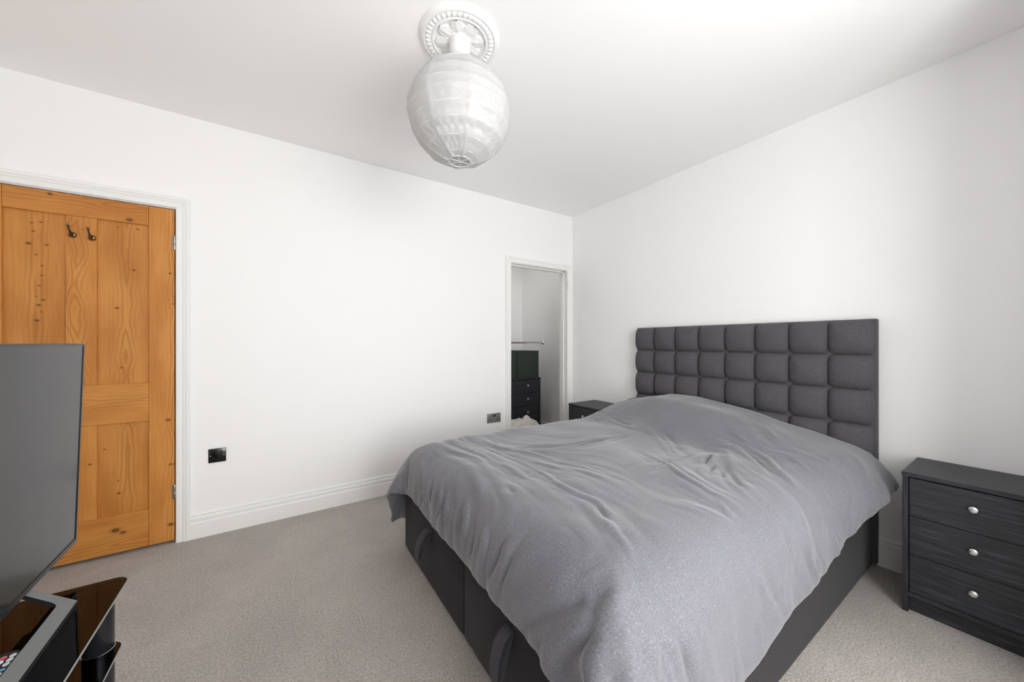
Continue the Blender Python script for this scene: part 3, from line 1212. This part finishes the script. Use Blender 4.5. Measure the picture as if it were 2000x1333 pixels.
def make_duvet():
    rng = np.random.default_rng(3)
    LS, LT = 2.24, 2.30
    BZ = MZ
    OFF = .026

    def smoothnoise(shape, k, amp):
        a = rng.standard_normal(shape)
        for _ in range(k):
            a = (a + np.roll(a, 1, 0) + np.roll(a, -1, 0) + np.roll(a, 1, 1) + np.roll(a, -1, 1)) / 5
        return a / a.std() * amp

    def flat(n, m):
        s, t = np.meshgrid(np.linspace(0, 1, n), np.linspace(0, 1, m), indexing='ij')
        right = np.interp(s, [0, .15, .3, .65, 1], [.175, .185, .205, .315, .36])      # hang on the bay side
        left = np.interp(s, [0, .3, .5, 1], [.30, .30, .29, .31])
        x = 2.576 - s * np.interp(t, [0, .5, 1], [2.15, 2.165, 2.175])
        y = BY0 - right + t * (BY1 - BY0 + right + left)
        return x, y

    def collide(P, O, fric, off=OFF):
        r, rc = .165, .045                              # top edge radius, plan corner radius
        g = np.clip((P[..., 0] - 1.85) / .55, 0, 1)
        ylo = BY0 - .085 * g * g * (3 - 2 * g) * np.clip((P[..., 2] - .2) / .2, 0, 1)     # bunched filling by the pillows
        cx, cy = (BX0 + BX1 + .4) / 2, (ylo + BY1) / 2
        hx, hy = (BX1 + .4 - BX0) / 2 - rc, (BY1 - ylo) / 2 - rc
        px, py = P[..., 0] - cx, P[..., 1] - cy
        qx, qy = np.abs(px) - hx, np.abs(py) - hy
        mx, my = np.maximum(qx, 0), np.maximum(qy, 0)
        l = np.sqrt(mx * mx + my * my)
        d2 = np.where(l > 0, l, np.maximum(qx, qy)) - rc
        il = 1 / np.maximum(l, 1e-9)
        gx = np.where(l > 0, mx * il, (qx > qy) * 1.0) * np.sign(px)
        gy = np.where(l > 0, my * il, (qx <= qy) * 1.0) * np.sign(py)
        a, b = d2 + r, P[..., 2] - BZ + r
        ma, mb = np.maximum(a, 0), np.maximum(b, 0)
        l = np.sqrt(ma * ma + mb * mb)
        dist = np.where(l > 0, l, np.maximum(a, b)) - r - off
        il = 1 / np.maximum(l, 1e-9)
        wa = np.where(l > 0, ma * il, (a > b) * 1.0)
        wb = np.where(l > 0, mb * il, (a <= b) * 1.0)
        pen = np.maximum(-dist, 0)
        hit = dist < .001
        P[..., 0] += gx * wa * pen
        P[..., 1] += gy * wa * pen
        P[..., 2] += wb * pen
        ro = r + off
        hp = hump(P[..., 0], P[..., 1])
        zb = BZ + off - (ro - np.sqrt(np.maximum(ro * ro - np.clip(d2 + r, 0, ro) ** 2, 0))) + hp
        up = (d2 < 0) & (hp > .001) & (P[..., 0] > BX0 + .02) & (P[..., 2] > BZ - .1) & (P[..., 2] < zb)
        P[..., 2] = np.where(up, zb, P[..., 2])
        hit |= up
        P[..., 0] = np.minimum(P[..., 0], 2.578)
        P[..., 2] = np.maximum(P[..., 2], .03)
        P[..., 1] = np.where(P[..., 0] > 2.20, np.minimum(P[..., 1], 2.093), P[..., 1])
        if O is not None:
            P -= (P - O) * np.where(hit, fric, 0)[..., None]

    def run(X, steps, iters, bends, ext, dt, grav, damp, fric, shear=.5):
        n, m = X.shape[:2]
        fx, fy = flat(n, m)

        def rest(a, b):
            return np.hypot(fx[a] - fx[b], fy[a] - fy[b])
        ex = 1 + smoothnoise((n, m), 6, ext)
        ey = 1 + smoothnoise((n, m), 6, ext)
        s_ = np.s_
        cons = []
        for o in (0, 1):
            a, b = s_[o:-1:2, :], s_[o + 1::2, :]
            cons.append((a, b, rest(a, b) * ex[a], 1.0, False))
            a, b = s_[:, o:-1:2], s_[:, o + 1::2]
            cons.append((a, b, rest(a, b) * ey[a], 1.0, False))
        for o in (0, 1):
            a, b = s_[o:-1:2, :-1], s_[o + 1::2, 1:]
            cons.append((a, b, rest(a, b), shear, False))
            a, b = s_[o:-1:2, 1:], s_[o + 1::2, :-1]
            cons.append((a, b, rest(a, b), shear, False))
        for k, w in bends:
            for o in (0, k):
                for j in range(k):
                    i0 = o + j
                    q = len(range(i0 + k, n, 2 * k))
                    if q:
                        a, b = s_[i0:i0 + 2 * k * (q - 1) + 1:2 * k, :], s_[i0 + k:i0 + k + 2 * k * (q - 1) + 1:2 * k, :]
                        cons.append((a, b, rest(a, b) * .985, w, True))
                    q = len(range(i0 + k, m, 2 * k))
                    if q:
                        a, b = s_[:, i0:i0 + 2 * k * (q - 1) + 1:2 * k], s_[:, i0 + k:i0 + k + 2 * k * (q - 1) + 1:2 * k]
                        cons.append((a, b, rest(a, b) * .985, w, True))
        V = np.zeros_like(X)
        pin = (fy[0] > BY0 - .02) & (fy[0] < BY1 - .03)
        for st in range(steps):
            O = X.copy()
            V[..., 2] -= grav * dt
            V *= damp
            X = X + V * dt
            for it in range(iters):
                for a, b, Lr, w, one in cons:
                    d = X[b] - X[a]
                    l = np.sqrt((d * d).sum(-1)) + 1e-9
                    e = l - Lr
                    if one:
                        e = np.minimum(e, 0)
                    c = (.5 * w * e / l)[..., None] * d
                    X[a] += c
                    X[b] -= c
                collide(X, None, 0)
                X[0, pin, 0] = 2.576
                X[0, pin, 1] = fy[0, pin]
            collide(X, O, fric)
            V = (X - O) / dt
        return X

    def up(X):
        def up1(A):
            B = np.empty((2 * A.shape[0] - 1,) + A.shape[1:])
            B[::2] = A
            mid = (A[:-1] + A[1:]) / 2
            mid[1:-1] = (9 * (A[1:-2] + A[2:-1]) - (A[:-3] + A[3:])) / 16
            B[1::2] = mid
            return B
        return up1(up1(X).swapaxes(0, 1)).swapaxes(0, 1)

    n0, m0 = 84, 86
    fx, fy = flat(n0, m0)
    X = np.stack([fx, fy, BZ + .05 + hump(fx, fy) + .004 * rng.standard_normal(fx.shape)], -1)
    X = run(X, 750, 2, ((2, .35), (4, .3), (8, .12)), .008, 1 / 200, 4, .985, .4)
    X = up(X)
    X = run(X, 150, 2, ((2, .15), (4, .12)), .022, 1 / 240, 4, .97, .45)
    X = up(X)
    n, m = X.shape[:2]
    # relax the finest level a little
    for _ in range(2):
        Y = X.copy()
        Y[1:-1, 1:-1] = X[1:-1, 1:-1] * .5 + (X[2:, 1:-1] + X[:-2, 1:-1] + X[1:-1, 2:] + X[1:-1, :-2]) * .125
        X = Y

    gx_, gy_ = flat(n, m)
    soft = np.exp(-((gx_ - gx_[-1, -1]) ** 2 + (gy_ - gy_[-1, -1]) ** 2) / .30 ** 2)[1:-1, 1:-1, None]
    for _ in range(40):
        A = (X[2:, 1:-1] + X[:-2, 1:-1] + X[1:-1, 2:] + X[1:-1, :-2]) / 4
        X[1:-1, 1:-1] += (A - X[1:-1, 1:-1]) * soft * .8

    def normals(X):
        a = np.gradient(X, axis=0)
        b = np.gradient(X, axis=1)
        N = np.cross(a, b)
        N /= np.linalg.norm(N, axis=-1, keepdims=True) + 1e-9
        return N
    N = normals(X)
    if N[n // 2, m // 2, 2] < 0:
        N = -N
    # creases and folds read off the cloth: each polyline (photo pixels) is dropped on to the sheet along its sight line
    fw, rt = np.array([math.sin(YAW), math.cos(YAW)]), np.array([math.cos(YAW), -math.sin(YAW)])
    dep = X[..., 0] * fw[0] + X[..., 1] * fw[1]
    pu = 1000 + F_PX * (X[..., 0] * rt[0] + X[..., 1] * rt[1]) / dep
    pv = 669.25 - F_PX * (X[..., 2] - CAM_Z) / dep
    sx, sy = flat(n, m)

    def hit(u, v):
        d2 = (pu - u) ** 2 + (pv - v) ** 2
        k = np.argmin(d2 + np.where(dep > 0, 0, 1e9) + dep * 200)
        return sx.ravel()[k], sy.ravel()[k]
    disp = np.zeros((n, m))

    def crease(P, w, amp):
        P = np.array(P, float)
        q = np.linspace(0, len(P) - 1, 14 * len(P))
        i0 = np.minimum(q.astype(int), len(P) - 2)
        f = q - i0
        Pm = np.vstack([2 * P[0] - P[1], P, 2 * P[-1] - P[-2]])
        p0, p1, p2, p3 = Pm[i0], Pm[i0 + 1], Pm[i0 + 2], Pm[i0 + 3]
        f = f[:, None]
        C = .5 * (2 * p1 + (p2 - p0) * f + (2 * p0 - 5 * p1 + 4 * p2 - p3) * f ** 2 + (3 * p1 - p0 - 3 * p2 + p3) * f ** 3)
        R = 4 * w
        lo, hi = C.min(0) - R, C.max(0) + R
        msk = (sx > lo[0]) & (sx < hi[0]) & (sy > lo[1]) & (sy < hi[1])
        if not msk.any():
            return
        S = np.stack([sx[msk], sy[msk]], -1)
        D = np.sqrt(((S[:, None, :] - C[None]) ** 2).sum(-1))
        kmin = D.argmin(1)
        d = D.min(1)
        u = kmin / (len(C) - 1)
        tap = np.sin(np.clip(u, .03, .97) * PI) ** .7
        wl = w * (.55 + .45 * tap)
        disp[msk] += amp * tap * (np.exp(-(d / wl) ** 2) - .30 * np.exp(-(d / (2.3 * wl)) ** 2))
    dirc, dirs, wsum = np.zeros((n, m)), np.zeros((n, m)), np.full((n, m), 1e-6)
    for (w, amp, PX) in CREASES:
        P = [hit(*p) for p in PX]
        P = [P[0]] + [b for a, b in zip(P[:-1], P[1:]) if a != b]
        if len(P) < 2:
            continue
        crease(P, w * .00118, amp * .0017)
        P = np.array(P)
        for a_, b_ in zip(P[:-1], P[1:]):               # let it steer the finer wrinkles around it
            d = b_ - a_
            L_ = np.hypot(*d)
            ang = math.atan2(d[1], d[0])
            t_ = np.clip(((sx - a_[0]) * d[0] + (sy - a_[1]) * d[1]) / (L_ * L_), 0, 1)
            q2 = (sx - a_[0] - t_ * d[0]) ** 2 + (sy - a_[1] - t_ * d[1]) ** 2
            wt = np.exp(-q2 / .055 ** 2) + .02 * np.exp(-q2 / .30 ** 2)
            dirc += wt * math.cos(2 * ang)
            dirs += wt * math.sin(2 * ang)
            wsum += wt
    th = .5 * np.arctan2(dirs, dirc)
    stx, sty = np.abs(np.gradient(sx, axis=0)).mean(), np.abs(np.gradient(sy, axis=1)).mean()
    vi, vj = -np.cos(th) * .0075 / stx, np.sin(th) * .0075 / sty

    def streaks(k, steps):
        W = smoothnoise((n, m), k, 1.0)
        acc = W.copy()
        for sg in (1, -1):
            ii, jj = np.meshgrid(np.arange(n) * 1.0, np.arange(m) * 1.0, indexing='ij')
            pi_, pj_ = vi * sg, vj * sg
            for st in range(steps):
                ii = np.clip(ii + pi_, 0, n - 1.001)
                jj = np.clip(jj + pj_, 0, m - 1.001)
                a, b = ii.astype(int), jj.astype(int)
                f, g = ii - a, jj - b
                acc += W[a, b] * (1 - f) * (1 - g) + W[a + 1, b] * f * (1 - g) + W[a, b + 1] * (1 - f) * g + W[a + 1, b + 1] * f * g
                na, nb = vi[a, b], vj[a, b]
                flip = np.where(na * pi_ + nb * pj_ < 0, -1, 1)
                pi_, pj_ = na * flip, nb * flip
        return acc / acc.std()
    mask = np.clip(wsum / 1.2, .18, 1)
    for _ in range(14):
        mask[1:-1, 1:-1] = (mask[2:, 1:-1] + mask[:-2, 1:-1] + mask[1:-1, 2:] + mask[1:-1, :-2]) / 4
    w1, w2 = streaks(5, 14), streaks(16, 20)
    disp += mask * (.0012 * w1 + .0030 * w2)
    lump = smoothnoise((n // 8 + 2, m // 8 + 2), 6, .0045)
    for _ in range(3):
        lump = up(lump[..., None])[..., 0]
    disp += lump[:n, :m]
    # the free hanging corners stay smooth, the sheet is folded double there
    for ci in (0, -1):
        for cj in (0, -1):
            disp *= 1 - np.exp(-((sx - sx[ci, cj]) ** 2 + (sy - sy[ci, cj]) ** 2) / .34 ** 2)
    Y = disp.copy()
    Y[1:-1, 1:-1] = disp[1:-1, 1:-1] * .5 + (disp[2:, 1:-1] + disp[:-2, 1:-1] + disp[1:-1, 2:] + disp[1:-1, :-2]) * .125
    disp = Y
    X = X + N * disp[..., None]
    collide(X, None, 0, .016)
    N = normals(X)
    if N[n // 2, m // 2, 2] < 0:
        N = -N
    # rounded rim: thickness falls off towards the hem
    fx, fy = flat(n, m)
    i = np.arange(n)[:, None] * np.ones(m)[None]
    j = np.arange(m)[None] * np.ones(n)[:, None]
    stp = LS / (n - 1)
    dedge = np.minimum(np.minimum(i, n - 1 - i), np.minimum(j, m - 1 - j)) * stp
    q = np.clip(dedge / .045, 0, 1)
    th = np.sqrt(np.clip(1 - (1 - q) ** 2, 0, 1))
    top = X + N * (.010 * th + .001)[..., None]
    bot = X - N * (.012 * th + .001)[..., None]
    collide(bot, None, 0, .003)
    V = np.concatenate([top.reshape(-1, 3), bot.reshape(-1, 3)])
    idx = np.arange(n * m).reshape(n, m)
    a, b, c, d = idx[:-1, :-1], idx[1:, :-1], idx[1:, 1:], idx[:-1, 1:]
    F1 = np.stack([a, b, c, d], -1).reshape(-1, 4)
    F2 = np.stack([a, d, c, b], -1).reshape(-1, 4) + n * m
    rim = np.concatenate([idx[:, 0], idx[-1, 1:], idx[::-1, -1][1:], idx[0, ::-1][1:-1]])
    r2 = np.roll(rim, -1)
    F3 = np.stack([rim, rim + n * m, r2 + n * m, r2], -1)
    F = np.concatenate([F1, F2, F3])
    me = bpy.data.meshes.new('duvet')
    me.vertices.add(len(V))
    me.vertices.foreach_set('co', V.ravel())
    me.loops.add(F.size)
    me.polygons.add(len(F))
    me.loops.foreach_set('vertex_index', F.ravel().astype(np.int32))
    me.polygons.foreach_set('loop_start', np.arange(0, F.size, 4, dtype=np.int32))
    me.update(calc_edges=True)
    uv = np.stack([fx.ravel(), fy.ravel()], -1)
    uv = np.concatenate([uv, uv])[F.ravel()]
    l = me.uv_layers.new(name='UVMap')
    l.data.foreach_set('uv', uv.astype(np.float32).ravel())
    me.validate()
    bm = bmesh.new()
    bm.from_mesh(me)
    bmesh.ops.recalc_face_normals(bm, faces=bm.faces)
    bm.to_mesh(me)
    bm.free()
    for p in me.polygons:
        p.use_smooth = True
    me.materials.append(MATS['duvet_cotton'])
    o = bpy.data.objects.new('duvet', me)
    COL.objects.link(o)
    tag(o, 'rumpled grey cotton duvet spread over the whole bed', 'duvet')
    return o


make_duvet()

# ------------------------------------------------------------------ drawers
def drawer_unit(name, w, d, h, nd, knobs, label, group=None):
    """front faces -x, width along y, origin at floor centre of the front edge."""
    root = empty(name)
    tag(root, label, 'drawers', group)
    t = .018
    box('top', 0, d, -w / 2 - .002, w / 2 + .002, h - t, h, 'black_ash_h', root, .0012, 1)
    for s in (-1, 1):
        a, b = (-w / 2, -w / 2 + t) if s < 0 else (w / 2 - t, w / 2)
        box('side', 0.002, d, a, b, 0, h - t, 'black_ash_v', root, .001, 1)
    box('back', d - .008, d - .001, -w / 2 + t, w / 2 - t, .06, h - t, 'black_ash_v', root)
    box('bottom_rail', .004, .024, -w / 2 + t, w / 2 - t, .073, .090, 'black_ash_h', root)
    box('plinth', .030, .046, -w / 2 + t, w / 2 - t, 0, .073, 'black_ash_h', root)
    z0, z1 = .092, h - t - .004
    ph = (z1 - z0) / nd
    for k in range(nd):
        dr = box('drawer', .004, .022, -w / 2 + t + .003, w / 2 - t - .003, z0 + ph * k + .0012, z0 + ph * (k + 1) - .0012, 'black_ash_h', root, .0008, 1)
        box('drawer_box', .022, d - .02, -w / 2 + t + .012, w / 2 - t - .012, z0 + ph * k + .012, z0 + ph * (k + 1) - .03, 'black_ash_x', dr)
        for ky in knobs:
            lathe('knob', [(.0, -.0185), (.0105, -.0185), (.0122, -.0172), (.0122, -.0135), (.010, -.011), (.0055, -.0085), (.0055, .004)], 'satin_nickel', dr, 20,
                  (.004, ky, z0 + ph * (k + .5) + .012), 'x')
    return root


ns = drawer_unit('bedside_drawers', .390, .352, .6175, 3, (0,), 'black ash bedside drawers standing clear of the bed by the bay')
ns.location = (2.325, 0.359 - .195, 0)
ns2 = copy_tree(ns)
ns2.location = (2.305, 2.115 + .195, 0)
ns2['label'] = 'black ash bedside drawers between the bed and the closet doorway'

ch = drawer_unit('chest_of_drawers', .80, .45, .757, 4, (-.2, .2), 'wide black chest of drawers standing inside the closet')
ch.rotation_euler = (0, 0, PI / 2)
ch.location = (2.752 - .40, 3.50, 0)


# storage boxes on the chest
def storage_box(cx, y0, w, d, z0, h, label, rz=0, lid=False):
    e = empty('storage_box', (cx, y0 + d / 2, z0), rz)
    tag(e, label, 'box')
    box('body', -w / 2, w / 2, -d / 2, d / 2, 0, h, 'box_card', e, .004, 2)
    if lid:
        box('lid', -w / 2 - .004, w / 2 + .004, -d / 2 - .004, d / 2 + .004, h - .002, h + .022, 'box_card', e, .004, 2)
    else:
        box('rim', -w / 2 - .002, w / 2 + .002, -d / 2 - .002, d / 2 + .002, h - .012, h + .001, 'box_card', e, .002, 1)


storage_box(2.582, 3.53, .325, .32, .757, .330, 'dark green square storage box on the closet chest')
storage_box(2.235, 3.515, .325, .32, .757, .318, 'dark lidded storage box on the closet chest by the doorway jamb', 0, True)

# unseen fill lamp added to brighten the closet, above the doorway head
cl = empty('closet_fill_light', (2.25, 3.45, H))
tag(cl, 'unseen round white fill lamp added to brighten the closet', 'fill light')
lathe('fill_base', [(0, 0), (.09, 0), (.092, -.006), (.09, -.022), (0, -.022)], 'pendant_white', cl, 32)
em = NT('fill_emission')
em.base((0.9, 0.9, 0.88), 0.5)
em.p.inputs['Emission Color'].default_value = (1.0, 0.97, 0.93, 1)
em.p.inputs['Emission Strength'].default_value = 24.0
lathe('fill_diffuser', [(.084, -.021), (.082, -.036), (.066, -.052), (.036, -.060), (0, -.062)], 'fill_emission', cl, 32)

# rail in the closet
rl = empty('clothes_rail', (2.2, 3.71, 1.192))
tag(rl, 'chrome clothes rail across the closet above the boxes', 'rail')
lathe('rod', [(.0125, -.70), (.0125, .746)], 'chrome', rl, 20, (0, 0, 0), 'x')
lathe('flange', [(.0, .7495), (.027, .7495), (.027, .746), (.019, .738), (.0165, .728), (.0165, .720)], 'chrome', rl, 20, (0, 0, 0), 'x')
lathe('flange', [(.0, -.6995), (.027, -.6995), (.027, -.696), (.019, -.688), (.0165, -.678), (.0165, -.670)], 'chrome', rl, 20, (0, 0, 0), 'x')

# box with a towel thrown over it
cb = empty('cardboard_box', (2.26, 3.225, 0))
tag(cb, 'brown cardboard box on the closet floor below the white cloth', 'box')
box('front_flap', -.22, .22, -.13, -.126, 0, .265, 'brown_card', cb)
box('back_flap', -.22, .22, .126, .13, 0, .265, 'brown_card', cb)
for s in (-1, 1):
    box('side', s * .22 - .002, s * .22 + .002, -.126, .126, 0, .265, 'brown_card', cb)
box('bottom', -.218, .218, -.126, .126, 0.0, .006, 'brown_card', cb)


def towel():
    N, M = 60, 36
    vs, fs = [], []
    for i in range(N + 1):
        for j in range(M + 1):
            u, v = i / N * 2 - 1, j / M * 2 - 1
            x = u * .200 + .010 * mnoise.noise(Vector((v * 2, u, 3)))
            y = v * .110 + .010 * mnoise.noise(Vector((u * 2, v, 9)))
            e = (1 - u ** 6) * (1 - v ** 6)
            p = Vector((u * 1.7, v * 1.5, 1.3))
            rid = 1 - abs(mnoise.noise(p * 1.4)) * 2
            z = .262 + e * (.040 + .040 * max(0, rid) + .010 * mnoise.noise(p * 2.2)) + .045 * math.exp(-((u - .30) / .22) ** 2 - ((v + .2) / .6) ** 2)
            vs.append((x, y, z))
    for i in range(N):
        for j in range(M):
            a = i * (M + 1) + j
            fs.append((a, a + M + 1, a + M + 2, a + 1))
    o = meshobj('white_cloth', vs, fs, 'white_towel', None, 60)
    o.location = (2.26, 3.225, 0)
    md = o.modifiers.new('thickness', 'SOLIDIFY')
    md.thickness = .006
    tag(o, 'crumpled white cloth heaped in the cardboard box', 'cloth')


towel()

# ------------------------------------------------------------------ television stand
GX0, GX1, GY0, GY1 = -0.86, -0.372, 0.44, 1.558
ST = math.radians(1.2)
stand = empty('television_stand', (GX1, GY1, 0))
tag(stand, 'smoked glass television stand on black tubular legs', 'tv stand')
bpy.context.view_layer.update()


def round_rect(x0, x1, y0, y1, r, n=7):
    pts = []
    for (cx, cy, a0) in ((x1 - r, y1 - r, 0), (x0 + r, y1 - r, PI / 2), (x0 + r, y0 + r, PI), (x1 - r, y0 + r, 1.5 * PI)):
        for k in range(n + 1):
            a = a0 + PI / 2 * k / n
            pts.append((cx + r * math.cos(a), cy + r * math.sin(a)))
    return pts


def glass_shelf(z, x0, x1, y0, y1, name='glass_shelf', th=.008):
    pts = round_rect(x0, x1, y0, y1, .035)
    bm = bmesh.new()
    lo = [bm.verts.new((x, y, z - th)) for x, y in pts]
    hi = [bm.verts.new((x, y, z)) for x, y in pts]
    bm.faces.new(hi)
    bm.faces.new(lo)
    n = len(pts)
    for k in range(n):
        f = bm.faces.new((lo[k], lo[(k + 1) % n], hi[(k + 1) % n], hi[k]))
        f.material_index = 1
    o = obj(name, bm, ['smoked_glass', 'glass_edge'])
    under(o, stand)
    return o


glass_shelf(.480, GX0, GX1, GY0, GY1)
glass_shelf(.300, GX0, GX1 - .008, GY0 + .02, GY1 - .018)
glass_shelf(.085, GX0, GX1 - .008, GY0 + .02, GY1 - .018)
for (x, y) in ((-.428, GY1 - .040), (-.428, GY0 + .05), (-.80, GY1 - .040), (-.80, GY0 + .05)):
    for za, zb in ((.0, .077), (.085, .292), (.300, .4718)):
        lg = lathe('leg', [(.0, za), (.031, za), (.032, za + .002), (.032, zb - .002), (.031, zb), (0, zb)], 'tube_black', None, 32, (x, y, 0))
        under(lg, stand)
    for zr in (.291, .299, .084):
        rg = lathe('chrome_ring', [(.0325, zr - .0005), (.0332, zr), (.0332, zr + .0015), (.0325, zr + .002)], 'chrome', None, 32, (x, y, 0), 'z', False)
        under(rg, stand)
under(box('back_panel', GX0 + .02, -.497, GY1 - .055, GY1 - .035, .302, .470, 'gloss_black', None, .002, 1), stand)
under(box('back_panel', GX0 + .015, GX0 + .03, GY0 + .08, GY1 - .06, .302, .470, 'gloss_black', None, .002, 1), stand)

bx = box('media_box', GX0 + .05, -.52, 1.02, 1.44, .301, .375, 'gloss_black', None, .003, 2)
tag(bx, 'black media box on the middle glass shelf', 'media box')

# ------------------------------------------------------------------ television
tv = empty('television', (-.520, 1.150, .480))
tag(tv, 'large flat television with dark screen and grey metal foot', 'television')
tv.rotation_euler = (0, 0, math.radians(1.2))
TW, TH, TB = 1.11, .628, .080              # width, height, bottom above the glass
box('housing', -.032, -.004, -TW / 2, TW / 2, TB, TB + TH, 'black_plastic', tv, .003, 2)
box('rear_case', -.060, -.030, -TW / 2 + .12, TW / 2 - .12, TB + .02, TB + TH * .55, 'black_plastic', tv, .010, 2)
bm = bmesh.new()
bz = .006
for b in ((-.006, .004, -TW / 2, TW / 2, TB, TB + .013), (-.006, .004, -TW / 2, TW / 2, TB + TH - bz, TB + TH),
          (-.006, .004, -TW / 2, -TW / 2 + bz, TB + .013, TB + TH - bz), (-.006, .004, TW / 2 - bz, TW / 2, TB + .013, TB + TH - bz)):
    add_box(bm, *b)
obj('bezel', bm, 'tv_bezel', tv)
box('screen', -.005, .0022, -TW / 2 + bz - .001, TW / 2 - bz + .001, TB + .012, TB + TH - bz + .001, 'tv_screen', tv)
for c_ in tv.children:
    c_.rotation_euler = (0, math.radians(1.6), 0)
    c_.location = (-.0022, 0, 0)
# metal foot: bar lying on the glass, arms rising back to the set
bm = bmesh.new()
FY = .302
fx0, fx1 = -.012, .078
bw = .026


def plate_quad(bm, pts, th):
    lo = [bm.verts.new((x, y, z)) for x, y, z in pts]
    hi = [bm.verts.new((x, y, z + th)) for x, y, z in pts]
    n = len(pts)
    bm.faces.new(lo)
    bm.faces.new(hi)
    for k in range(n):
        bm.faces.new((lo[k], lo[(k + 1) % n], hi[(k + 1) % n], hi[k]))


zf = lambda x: .0065 + max(0, (fx1 - .006 - x)) * (TB - .006) / (fx1 - fx0)
pts_out = [(fx1, -FY), (fx1, FY), (fx0, FY), (fx0, FY - bw), (fx1 - bw - .010, FY - bw), (fx1 - bw - .003, FY - bw - .003), (fx1 - bw, FY - bw - .010),
           (fx1 - bw, -FY + bw + .010), (fx1 - bw - .003, -FY + bw + .003), (fx1 - bw - .010, -FY + bw), (fx0, -FY + bw), (fx0, -FY)]
lo = [bm.verts.new((x, y, zf(x) - .006)) for x, y in pts_out]
hi = [bm.verts.new((x, y, zf(x) + .006)) for x, y in pts_out]
n = len(pts_out)
for ring in (lo, hi):
    # three strips: end arm, bar, end arm
    bm.faces.new([ring[i] for i in (1, 2, 3, 4, 5, 6)])
    bm.faces.new([ring[i] for i in (0, 1, 6, 7)])
    bm.faces.new([ring[i] for i in (0, 7, 8, 9, 10, 11)])
for k in range(n):
    f = bm.faces.new((lo[k], lo[(k + 1) % n], hi[(k + 1) % n], hi[k]))
    f.material_index = 1
obj('foot', bm, ['tv_foot_metal', 'black_plastic'], tv)

# ------------------------------------------------------------------ remote control
rc = empty('remote_control', (-.4965, 1.214, .480), math.radians(2))
tag(rc, 'black remote control with coloured buttons on the glass stand', 'remote control')
bm = bmesh.new()
pr = round_rect(-.024, .024, -.095, .075, .020)
lo = [bm.verts.new((x * .94, y * .98, .0)) for x, y in pr]
mi = [bm.verts.new((x, y, .010)) for x, y in pr]
hi = [bm.verts.new((x * .92, y * .975, .018)) for x, y in pr]
bm.faces.new(lo)
bm.faces.new(hi)
for a, b in ((lo, mi), (mi, hi)):
    for k in range(len(pr)):
        bm.faces.new((a[k], a[(k + 1) % len(pr)], b[(k + 1) % len(pr)], b[k]))
obj('body', bm, 'remote_body', rc, 40)
rowm = [('btn_white', 'btn_red', 'btn_white'), ('btn_white', 'btn_white', 'btn_white'), ('btn_white', 'btn_white', 'btn_white'),
        ('btn_green', 'btn_yellow', 'btn_blue'), ('btn_white', 'btn_white', 'btn_white')]
for r_, row in enumerate(rowm):
    for c_, mm in enumerate(row):
        y = .052 - r_ * .0135 - (.004 if r_ >= 3 else 0)
        if r_ == 3:
            box('button', (c_ - 1) * .0135 - .005, (c_ - 1) * .0135 + .005, y - .003, y + .003, .0175, .0205, mm, rc, .001, 1)
        else:
            lathe('button', [(.0052, .0175), (.0052, .0198), (.0040, .0208), (0, .0210)], mm, rc, 14, ((c_ - 1) * .0135, y, 0))
